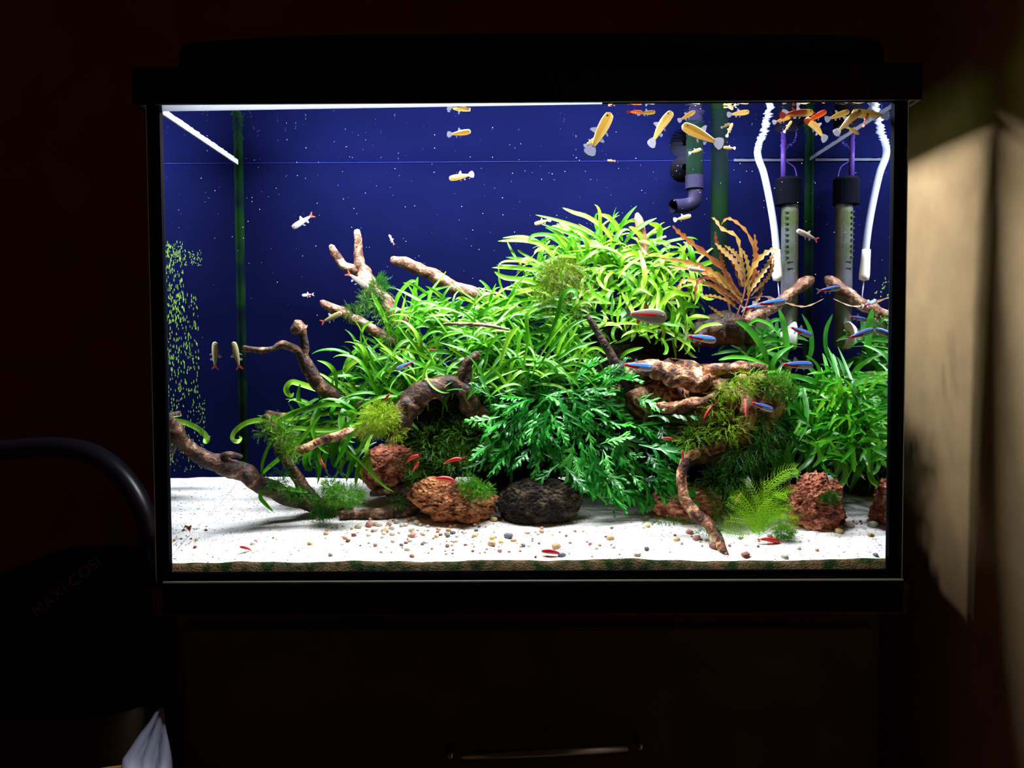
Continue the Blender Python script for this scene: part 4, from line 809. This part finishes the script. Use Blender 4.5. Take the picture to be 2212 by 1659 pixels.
def eyemesh(x, z, yw, r, name='eye'):
    mb = MB()
    for s in (-1, 1):
        lathe(mb, (x, s * yw, z), [(0, r), (s * r * 0.35, r * 0.75), (s * r * 0.45, 0)], 'Y', 10, 0)
        lathe(mb, (x, s * (yw + r * 0.2), z), [(0, r * 0.62), (s * r * 0.35, r * 0.5), (s * r * 0.42, 0)], 'Y', 10, 1)
    return mesh(name, mb.V, mb.F, [M['eye_ring'], M['eye']], True, mb.I)
def prof_tetra(t): 
    h = 0.098 * math.sin(PI * min(1, 0.08 + 0.9 * t ** 0.7)) ** 0.8 * (1 - 0.2 * t) + 0.026; return (h if t > 0.02 else 0.026, h * 0.5, 0.0)
def prof_slim(t):
    h = 0.10 * math.sin(PI * min(1, 0.1 + 0.86 * t ** 0.7)) ** 0.8 + 0.03 * (1 - 0.2 * t); return (h if t > 0.02 else 0.03, h * 0.62, -0.01)
def prof_deep(t):
    h = 0.165 * math.sin(PI * min(1, 0.06 + 0.92 * t ** 0.72)) ** 0.85 * (1 - 0.15 * t) + 0.03; return (h if t > 0.02 else 0.03, h * 0.42, -0.01)
def band_neon(t, a):
    s = math.sin(a)
    if s > 0.80: return 0
    if s > 0.62 and t < 0.8: return 4
    if s > 0.12 and t < 0.86: return 1
    if t > 0.82: return 2
    if t > 0.44 - 0.12 * s and s > -0.85: return 2
    return 3
def band_plain(t, a): return 0 if math.sin(a) > -0.25 else 1
def band_line(t, a):
    s = math.sin(a)
    if 0.12 < s < 0.45 and t > 0.3: return 2
    return 0 if s > -0.1 else 1
TF = [(-0.33, 0.03), (-0.5, 0.13), (-0.52, 0.11), (-0.43, 0.0), (-0.52, -0.11), (-0.5, -0.13), (-0.33, -0.03)]
FAN = [(-0.33, 0.05), (-0.42, 0.12), (-0.52, 0.15), (-0.57, 0.1), (-0.59, 0.0), (-0.57, -0.1), (-0.52, -0.15), (-0.42, -0.12), (-0.33, -0.05)]
def shift(pts, bend):                           # tail fin follows the bent body
    return pts
KIND = {}
def kind(key, body_prof, band, mats, tail, tailmat, dorsal, dmat, bend=0.0):
    K = [('body', fishbody('fish_body', body_prof, band, mats, bend), None)]
    def bf(pts, nm, mat, fin_t):
        me = fin(pts, nm, mat)
        for v in me.vertices:
            t = min(1.15, (0.5 - v.co.x) / 0.85); v.co.y += bend * max(0, t - 0.35) ** 1.6
        return me
    K.append(('tail_fin', bf(tail, 'tail_fin', tailmat, 1), None)); h = body_prof(0.5)[0]; h7 = body_prof(0.72)[0]
    K.append(('dorsal_fin', bf([(0.08, h * 0.9), (0.0, h + 0.11), (-0.05, h + 0.12), (-0.07, h * 0.8)], 'dorsal_fin', dmat, 1), None))
    K.append(('anal_fin', bf([(-0.08, -h7 * 0.9), (-0.14, -h7 - 0.1), (-0.18, -h7 - 0.09), (-0.2, -h7 * 0.6)], 'anal_fin', dmat, 1), None))
    K.append(('pelvic_fin', fin([(0.1, -h * 0.85), (0.02, -h - 0.09), (-0.01, -h - 0.08), (0.05, -h * 0.85)], 'pelvic_fin', M['fin']), None))
    K.append(('eye', eyemesh(0.40, 0.025, body_prof(0.12)[1] * 0.86, 0.027), None)); KIND[key] = K
kind('neon', prof_tetra, band_neon, [M['t_back'], M['t_blue'], M['t_red'], M['t_silver'], M['t_deep']], TF, M['fin'], None, M['fin'])
kind('glow', prof_deep, band_line, [M['glass_fish'], M['glass_belly'], M['t_red']], TF, M['fin_grey'], None, M['fin_red'])
kind('silver', prof_tetra, band_plain, [M['pinkish'], M['t_silver']], TF, M['fin_red'], None, M['fin'])
kind('olive', prof_tetra, band_plain, [M['olive'], M['g_pale']], TF, M['fin_red'], None, M['fin'])
for bnd, tg in ((0.0, ''), (0.45, '_r'), (-0.45, '_l')):
    kind('guppy' + tg, prof_slim, band_plain, [M['g_yellow'], M['g_pale']], FAN, M['fin'], None, M['fin'], bnd)
kind('orange', prof_slim, band_plain, [M['g_orange'], M['g_pale']], FAN, M['fin_red'], None, M['fin_red'])
def fish(key, px, py, y, L_, ang, face, label, group, cat='fish', roll_=0.0):
    """ang: heading in the photo (0 right, 90 up); face: degrees turned towards the viewer"""
    a, f = R(ang), R(face); d = Vector((math.cos(a) * math.cos(f), -math.sin(f), math.sin(a) * math.cos(f)))
    ymax_ = 0.26
    p = at(px, py, y); top_ = Z0 + WL - 0.004 - abs(math.sin(a)) * m(L_, y) * 0.45 - m(L_, y) * 0.12
    if p.z > top_:                              # keep it under the water surface: come nearer to the glass first
        y = 0.022; p = at(px, py, y); top_ = Z0 + WL - 0.003 - abs(math.sin(a)) * m(L_, y) * 0.45 - m(L_, y) * 0.1
        if p.z > top_: p.z = top_
    up = Vector((0, 0, 1)) if abs(d.z) < 0.9 else Vector((-1 if d.z > 0 else 1, 0, 0.0))
    z = (up - d * up.dot(d)).normalized(); yv = z.cross(d); S = m(L_, y)
    mt = Matrix((d * S, yv * S, z * S)).transposed().to_4x4(); mt.translation = p
    e = empty('tetra' if key in ('neon', 'glow', 'silver', 'olive') else 'guppy', p, label, cat, group, mat4=mt)
    for nm, me, _ in KIND[key]: ob(nm, me, e)
    return e
g = 'red and blue neon tetras'
for a in [('neon', 665, 637, 0.2, 30, 190, 45, 'tiny blue and red tetra alone against the dark back, left'), ('neon', 876, 789, 0.1, 46, 205, 10, 'neon tetra facing left in front of the left fern'),
    ('neon', 1512, 730, 0.1, 70, -10, 5, 'neon tetra in front of the dark wood knot'), ('neon', 1374, 791, 0.1, 72, -8, 0, 'neon tetra beside the slanting dark stick'),
    ('neon', 1664, 654, 0.1, 66, 6, 0, 'neon tetra crossing the brown stick by the heater, upper of two'), ('neon', 1630, 663, 0.13, 58, 8, 0, 'neon tetra overlapped by its neighbour at the brown stick'),
    ('neon', 1790, 625, 0.05, 50, 8, 5, 'neon tetra swimming highest near the right glass'), ('neon', 1728, 715, 0.1, 58, -22, 0, 'neon tetra nose down beside the white suction cup'),
    ('neon', 1719, 788, 0.08, 74, -2, 0, 'neon tetra just above the right fern'), ('neon', 1644, 877, 0.08, 58, -20, 0, 'neon tetra below the split log with pale shrimp beside it'),
    ('neon', 1878, 655, 0.047, 40, 30, 60, 'neon tetra turning towards the viewer near the right edge'), ('neon', 1852, 687, 0.045, 40, -15, 10, 'small neon tetra above the right suction cup reflection'), ('neon', 1858, 722, 0.06, 62, 18, 0, 'neon tetra heading up right near the right glass')]:
    fish(*a, g)
g = 'pale tetras'
for a in [('silver', 654, 478, 0.15, 54, 215, 10, 'white tetra with orange tail in open water, upper left'), ('silver', 772, 605, 0.19, 58, -35, 5, 'silver tetra with red back diving beside the forked stub'),
    ('glow', 1394, 681, 0.09, 92, -6, 0, 'large silvery tetra with a red stripe in front of lime fern'), ('olive', 716, 686, 0.16, 50, 25, 0, 'olive tetra with red fins under the bare branch'),
    ('olive', 511, 768, 0.21, 62, 97, 15, 'dark olive fish standing upright by the left back corner'), ('silver', 846, 518, 0.2, 24, 115, 20, 'very small fish above the long speckled branch'),
    ('silver', 1744, 508, 0.12, 50, 155, 0, 'greyish fish swimming left in front of the heater'), ('silver', 1508, 583, 0.14, 44, 170, 0, 'pale blurred tetra among the lime fern leaves'), ('silver', 1430, 508 + 5, 0.2, 20, 10, 0, 'tiny silver fish left of the bronze plant tips')]:
    fish(*a, g)
g = 'yellow guppies'
for a in [('guppy', 993, 287, 0.07, 48, 5, 10, 'yellow guppy alone below the surface, left of the middle'), ('guppy', 995, 381, 0.12, 50, 190, 0, 'yellow guppy swimming left in open blue water'),
    ('guppy', 1296, 268, 0.03, 92, 62, 0, 'long yellow guppy rising steeply towards the surface'), ('guppy_r', 1425, 256, 0.03, 78, 50, 20, 'bent yellow guppy turning up at the surface'),
    ('guppy', 1515, 290, 0.04, 92, 157, 10, 'largest yellow guppy with a round clear tail fan'), ('guppy', 1596, 240, 0.02, 44, 8, 0, 'bright yellow guppy right of the outlet pipe top'),
    ('guppy', 1276, 306, 0.06, 30, 35, 0, 'little guppy below the steeply rising one'), ('guppy', 1502, 326, 0.1, 26, 20, 0, 'small guppy right above the outlet pipe'), ('guppy', 1576, 280, 0.06, 28, 70, 20, 'plump little guppy above the intake pipe'),
    ('guppy', 1568, 271, 0.07, 20, 25, 0, 'smallest guppy touching the plump one'), ('guppy', 1575, 319, 0.1, 24, 175, 0, 'little pale orange guppy beside the intake pipe top'), ('guppy', 1397, 236, 0.02, 36, 5, 0, 'guppy partly hidden by the hood, left of the bent one'),
    ('guppy', 1484, 234, 0.02, 38, 30, 0, 'guppy slipping under the hood above the largest one'), ('guppy', 1475, 470, 0.14, 36, 15, 0, 'slim yellow guppy below the outlet mouth'), ('guppy', 1171, 479, 0.18, 34, 195, 0, 'brownish guppy at the long leaf tips of the lime fern'),
    ('guppy', 1690, 258, 0.03, 38, 18, 0, 'thin yellow guppy left below the surface crowd'), ('guppy_l', 1765, 275, 0.03, 62, 140, 0, 'thick bent yellow guppy below the surface crowd'), ('guppy', 1702, 273, 0.04, 26, 60, 30, 'blurred beige guppy above the purple cable'),
    ('guppy_r', 1832, 258, 0.03, 62, 40, 20, 'broad pale yellow guppy near the right diagonal rim'), ('guppy', 1878, 233, 0.02, 74, 175, 0, 'long olive guppy under the hood at the far right'), ('guppy', 1842, 281, 0.05, 32, -30, 0, 'small brown guppy under the broad pale one'),
    ('guppy', 1725, 233, 0.02, 62, 2, 0, 'yellow guppy pressed against the hood in the surface crowd'), ('guppy', 1810, 240, 0.025, 50, 20, 0, 'greenish guppy left of the long olive one')]:
    fish(*a, g)
g = 'orange guppies'
for a in [('orange', 1716, 241, 0.025, 54, 8, 0, 'red orange guppy in the middle of the surface crowd'), ('orange', 1763, 249, 0.03, 48, 28, 0, 'orange striped guppy heading up right in the surface crowd'), ('orange', 1870, 258, 0.03, 28, 80, 30, 'small orange guppy below the long olive one'), ('orange', 1372, 234, 0.02, 30, 0, 0, 'orange guppy at the hood edge left of the bent guppy'), ('orange', 1320, 347, 0.12, 16, 175, 0, 'tiny orange fry near the back waterline')]:
    fish(*a, g)

# ------------------------------------------------------------------ shrimps
def shrimp_parts(mat):
    mb = MB(); P = []; Q = []
    for k in range(15):
        t = k / 14; P.append(Vector((0.5 - t * 0.85, 0, 0.09 * math.sin(PI * (0.15 + 0.75 * t)) - 0.05 * t * t)))
        base = 0.085 * math.sin(PI * min(1, 0.12 + 0.6 * t ** 0.8 + 0.2 * t)) + 0.018; Q.append(base * (1.0 if k % 2 else 0.9) if t > 0.35 else base)
    tube(mb, P, Q, 8, squash=1.25); body = mesh('shrimp_body', mb.V, mb.F, mat, True)
    ft = MB()
    for a in (-0.5, -0.17, 0.17, 0.5):
        d = Vector((-math.cos(a), math.sin(a), -0.25)); ribbon(ft, [P[-1], P[-1] + d * 0.08, P[-1] + d * 0.17], [0.03, 0.06, 0.03], Vector((0, 0, 1)), 0)
    fan = mesh('tail_fan', ft.V, ft.F, mat, True)
    lg = MB()
    for k in range(5):
        for s in (-1, 1):
            p = Vector((0.25 - k * 0.07, s * 0.03, 0.0)); tube(lg, [p, p + Vector((0.03, s * 0.05, -0.08)), p + Vector((0.02, s * 0.06, -0.16))], [0.008, 0.007, 0.004], 4)
    legs = mesh('legs', lg.V, lg.F, mat, True)
    an = MB()
    for s in (-1, 1):
        tube(an, spline([Vector((0.5, s * 0.02, 0.06)), Vector((0.65, s * 0.08, 0.12)), Vector((0.85, s * 0.18, 0.1))], 4), [0.005] * 9, 4)
    tube(an, [Vector((0.48, 0, 0.08)), Vector((0.62, 0, 0.09))], [0.014, 0.003], 4)
    ant = mesh('antennae', an.V, an.F, mat, True)
    return [('body', body), ('tail_fan', fan), ('leg_row', legs), ('antennae', ant), ('eye', eyemesh(0.46, 0.05, 0.035, 0.018))]
SH = {k: shrimp_parts(M[k]) for k in ('shrimp', 'shrimp_pale', 'shrimp_brown')}
for (k, px, py, y, L_, ang, face, lab) in [('shrimp', 411, 1143, 0.075, 22, 60, 30, 'tiny red shrimp at the foot of the left glass'), ('shrimp', 532, 1192, 0.03, 28, 160, 20, 'small red shrimp on the sand in the left foreground'),
    ('shrimp', 890, 992, 0.105, 36, 25, 10, 'red shrimp on the right shoulder of the round red rock'), ('shrimp', 898, 1010, 0.105, 30, 55, 20, 'lower of two red shrimps beside the round red rock'), ('shrimp', 978, 996, 0.10, 40, 8, 0, 'dull red shrimp resting in the dark moss curtain'),
    ('shrimp', 958, 1036, 0.085, 48, -12, 0, 'red shrimp on top of the brown saddle rock'), ('shrimp', 1194, 1213, 0.022, 48, 175, 0, 'red shrimp on the white sand in the middle foreground'), ('shrimp', 1660, 1168, 0.05, 48, -14, 0, 'bright red shrimp on the sand by the feathery plant'),
    ('shrimp_pale', 1611, 878, 0.085, 46, -85, 0, 'pale pink shrimp climbing head down on the split log'), ('shrimp', 1527, 893, 0.085, 36, 60, 0, 'red shrimp on the mossy side of the split log'), ('shrimp', 697, 1000, 0.11, 26, -65, 0, 'red shrimp under the drooping left fern leaves'),
    ('shrimp', 904, 758, 0.165, 30, 85, 0, 'dark red shrimp clinging under the bare pointing branch'), ('shrimp', 935, 758, 0.165, 26, -10, 0, 'small red shrimp on the tip end of the bare branch'), ('shrimp', 836, 860, 0.09, 22, 50, 0, 'small brownish red shrimp on the yellow moss cushion'),
    ('shrimp', 1441, 948, 0.085, 26, -15, 0, 'orange red shrimp between the lacy fern fronds'), ('shrimp', 1475, 984, 0.075, 24, 100, 0, 'red shrimp at the top of the curved root'), ('shrimp_brown', 1592, 1080, 0.08, 36, 60, 0, 'brown shrimp in the shade left of the feathery plant')]:
    a, f = R(ang), R(face); d = Vector((math.cos(a) * math.cos(f), -math.sin(f), math.sin(a) * math.cos(f))); p = at(px, py, y)
    up = Vector((0, -0.3, 1)) if abs(d.z) < 0.8 else Vector((0, -1, 0)); z = (up - d * up.dot(d)).normalized(); S = m(L_, y)
    sz_ = sandz(p.x, p.y)
    if p.z < sz_ + 0.003: p.z = sz_ + 0.003
    mt = Matrix((d * S, z.cross(d) * S, z * S)).transposed().to_4x4(); mt.translation = p
    e = empty('shrimp', p, lab, 'shrimp', 'red shrimps', mat4=mt)
    for nm, me in SH[k]: ob(nm, me, e)

# ------------------------------------------------------------------ pebbles on the sand
PM = []
for k in range(18):
    bm = bmesh.new(); bmesh.ops.create_icosphere(bm, subdivisions=2, radius=1.0)
    for v in bm.verts:
        d = v.co.normalized(); q = 1 + 0.28 * noise.noise(d * 1.3 + Vector((k * 5, 0, 0))) + 0.1 * noise.noise(d * 4 + Vector((0, k, 0))); v.co = Vector((d.x * q, d.y * q * 0.8, d.z * q * 0.62))
    me = bpy.data.meshes.new('pebble'); bm.to_mesh(me); bm.free(); me.polygons.foreach_set('use_smooth', [True] * len(me.polygons)); me.materials.append(PEB[k % 6]); PM.append(me)
PN = ('cream', 'pink', 'tan', 'grey', 'brown', 'yellow')
def sandy(px, py):                              # depth at which the sand is seen at this pixel
    lo, hi = 0.0066, 0.25
    for _ in range(30):
        y = (lo + hi) / 2; p = at(px, py, y)
        if p.z < sandz(p.x, y): hi = y
        else: lo = y
    return y
def pebble(px, py, r, c, label, lift=0.35):
    y = max(0.0165, sandy(px, py)); p = at(px, py, y); p.z = sandz(p.x, y); s = m(r, y)
    o = ob('pebble', PM[c + 6 * random.randrange(3)]); o.location = p + Vector((0, 0, s * (lift if y > 0.03 else 0.1))); o.scale = (s, s, s); o.rotation_euler = (random.uniform(-0.3, 0.3), random.uniform(-0.3, 0.3), random.uniform(0, 6))
    return tag(o, label, 'pebble', 'pebbles on the white sand')
def plabel(px, py, c, r_):
    a = 'far left below the fallen branch' if px < 600 else 'left of the pebble drift' if px < 780 else 'in the pebble drift before the saddle rock' if px < 1000 else 'before the dark stone' if px < 1230 else 'below the lacy fern' if px < 1450 else 'around the curved root tip' if px < 1650 else 'below the tall red rock'
    r = 'close to the front glass' if py > 1190 else 'halfway back' if py > 1150 else 'far back'
    return '%s %s pebble %s, %s' % ('tiny' if r_ < 3.2 else 'small' if r_ < 5.5 else 'mid-sized', PN[c], a, r)
random.seed(21)
for a in [(798, 1136, 11, 1, 'round pink pebble by the flat driftwood'), (881, 1110, 12, 1, 'flat pink pebble leaning on the brown saddle rock'), (862, 1118, 9, 3, 'bluish grey pebble left of the flat pink one'), (1028, 1124, 14, 1, 'rosy pebble in front of the brown saddle rock'), (1067, 1125, 9, 5, 'olive tan pebble at the right foot of the saddle rock'),
    (1098, 1161, 11, 3, 'grey stone in the open sand below the dark stone'), (1201, 1183, 11, 2, 'tan pebble right of the middle sand'), (1214, 1200, 10, 3, 'dark slate pebble above the middle shrimp'), (1062, 1177, 11, 2, 'long brown pebble in the middle sand'), (1318, 1165, 9, 2, 'orange tan pebble below the lacy fern'),
    (1397, 1187, 7, 3, 'dark pebble in the right middle sand'), (1505, 1165, 10, 1, 'pink pebble beside the curved root'), (1490, 1152, 9, 1, 'dull red pebble left of the curved root'), (890, 1202, 7, 4, 'dark brown pebble in the left middle foreground'), (775, 1140, 9, 0, 'cream pebble by the round pink one'), (1376, 1198, 9, 0, 'large cream pebble near the front glass, right of middle'), (1695, 1203, 10, 0, 'cream pebble by the front glass on the right'), (1610, 1200, 12, 4, 'flat reddish brown pebble right of the root tip'), (1835, 1137, 12, 0, 'white pebble at the right foot of the tall rock'), (1812, 1150, 10, 5, 'yellowish pebble between tall rock and right glass'), (1541, 1183, 11, 4, 'flat dark red pebble left of the root tip'), (698, 1028, 6, 2, 'single tan pebble on the back sand, left')]:
    pebble(*a)
for k in range(230):
    px = random.choice((random.uniform(370, 1900), random.gauss(950, 170))); py = random.triangular(1110, 1206, 1170)
    if not 365 < px < 1915 or (px < 700 and random.random() < 0.45): continue
    c = random.choices(range(6), (5, 2, 3, 1.6, 1.6, 1.6))[0]
    r_ = random.choice((2.4, 3, 3.5, 4, 5, 6.5)); pebble(px, py, r_, c, plabel(px, py, c, r_))
for k in range(34):                             # the drift of paler stones before the saddle rock
    c = random.choices(range(6), (8, 2, 2, 1, 0, 2))[0]
    px, py = random.gauss(890, 60), random.uniform(1120, 1160); r_ = random.uniform(4, 9); pebble(px, py, r_, c, plabel(px, py, c, r_))
# floating specks: too many and small to count
random.seed(3); mb = MB()
for k in range(400):
    px, py = random.uniform(380, 1900), random.triangular(240, 760, 300); y = random.uniform(0.02, 0.25); p = at(px, py, y)
    if p.z > Z0 + WL - 0.003 or abs(p.x) > 0.39: continue
    r = random.choice((0.0002, 0.00025, 0.0003, 0.0005)); V = [p + Vector(v) * r for v in ((1, 0, 0), (-1, 0, 0), (0, 1, 0), (0, -1, 0), (0, 0, 1), (0, 0, -1))]
    mb.add(V, [(0, 2, 4), (2, 1, 4), (1, 3, 4), (3, 0, 4), (2, 0, 5), (1, 2, 5), (3, 1, 5), (0, 3, 5)])
tag(mb.build('floating_specks', M['speck']), 'tiny white specks drifting in the blue water', 'particles', kind='stuff')

# ------------------------------------------------------------------ things beside the stand
yc = 0.09
cs = empty('infant_car_seat', (at(150, 1400, yc).x, yc, 0), 'black infant car seat with a curved carry handle, left of the stand', 'car seat')
b = MB(); P = spline([at(-160, 1300, yc), at(-140, 1080, yc), at(-60, 990, yc), (at(60, 968, yc)), at(150, 968, yc), at(215, 988, yc), at(270, 1035, yc), at(308, 1100, yc), at(326, 1170, yc), at(322, 1255, yc)], 8)
tube(b, P, [m(27, yc)] * len(P), 20, squash=0.8); b.build('carry_handle', M['seat_plastic'], cs, smooth=True)
def loft(rings, mat, name, parent):
    """rings of (z, cx, cy, rx, ry)"""
    mb = MB(); V = []; Fc = []; S = 32; n = len(rings)
    for z, cx, cy, rx, ry in rings:
        for j in range(S):
            a = 2 * PI * j / S; c_, s_ = math.cos(a), math.sin(a); V.append((cx + rx * math.copysign(abs(c_) ** 0.75, c_), cy + ry * math.copysign(abs(s_) ** 0.75, s_), z))
    for k in range(n - 1):
        for j in range(S):
            j2 = (j + 1) % S; Fc.append((k * S + j, k * S + j2, (k + 1) * S + j2, (k + 1) * S + j))
    Fc.append(tuple(range(S - 1, -1, -1))); Fc.append(tuple((n - 1) * S + j for j in range(S))); mb.add(V, Fc); return mb.build(name, mat, parent, smooth=True)
cx = at(120, 1400, yc).x
loft([(0.0, cx, 0.09, 0.10, 0.09), (0.01, cx, 0.09, 0.14, 0.11), (0.10, cx, 0.09, 0.165, 0.13), (0.24, cx, 0.09, 0.165, 0.135), (0.33, cx, 0.09, 0.16, 0.13), (0.345, cx, 0.09, 0.15, 0.12)], M['seat_plastic'], 'shell', cs)
loft([(0.30, cx, 0.09, 0.157, 0.128), (0.36, cx + 0.01, 0.09, 0.152, 0.125), (0.42, cx + 0.025, 0.09, 0.13, 0.11), (0.46, cx + 0.04, 0.09, 0.095, 0.085), (0.48, cx + 0.045, 0.09, 0.05, 0.05)], M['seat'], 'sun_canopy', cs)
b = MB(); q = at(316, 1262, yc - 0.03); lathe(b, q, [(-0.012, 0), (-0.012, m(16, yc)), (-0.009, m(19, yc)), (0.03, m(19, yc)), (0.03, 0)], 'Y', 20); b.build('handle_pivot', M['grey'], cs, smooth=False)
ta = at(78, 1322, -0.05); tb = at(210, 1214, -0.035); xx = (tb - ta).normalized(); nn = Vector((0, -1, 0.25)); nn = (nn - xx * nn.dot(xx)).normalized()
mt = Matrix((xx, nn.cross(xx), nn)).transposed().to_4x4(); mt.translation = (ta + tb) / 2
tx = text('print_lettering', 'MAXI·COSI', 0.0165, M['seat_text'], cs, mt, 0.0003)
b = MB(); nx, nz = 14, 16; V = []
for j in range(nz + 1):
    for i in range(nx + 1):
        t = j / nz; lf = 342 - 75 * min(1, t * 2.6) - 10 * t; rt = 350 + 20 * min(1, t * 2.5); px = lf + (rt - lf) * i / nx; py = 1530 + 300 * t
        V.append(at(px, py, -0.06 - 0.16 * min(1, t * 2) + 0.03 * i / nx + 0.012 * math.sin(i * 1.3 + t * 4) * min(1, t * 2) + 0.006 * math.sin(j * 0.9 + i)))
Fc = [(j * (nx + 1) + i, j * (nx + 1) + i + 1, (j + 1) * (nx + 1) + i + 1, (j + 1) * (nx + 1) + i) for j in range(nz) for i in range(nx)]
b.add(V, Fc); o = b.build('cloth', M['cloth'], loc=tuple(V[0]), smooth=True); tag(o, 'crumpled white cloth hanging between car seat and cabinet', 'cloth')
sm = o.modifiers.new('thickness', 'SOLIDIFY'); sm.thickness = 0.0015
yk_ = -0.19; c = at(300, 1649, yk_ + 0.085)
bu = empty('bucket', (c.x, yk_, 0), 'yellow plastic bucket, only its rim showing at the lower left', 'bucket')
zr = c.z - 0.004
b = MB(); lathe(b, (c.x, yk_, 0), [(0, 0), (0, 0.062), (zr, 0.083), (zr, 0.080), (0.004, 0.06), (0.004, 0)], 'Z', 32); b.build('body', M['yellow'], bu, smooth=False)
b = MB(); P = [(c.x + 0.083 * math.cos(2 * PI * k / 40), yk_ + 0.083 * math.sin(2 * PI * k / 40), zr) for k in range(41)]; tube(b, P, [0.004] * 41, 8, cap=False); b.build('rim', M['yellow'], bu, smooth=True)
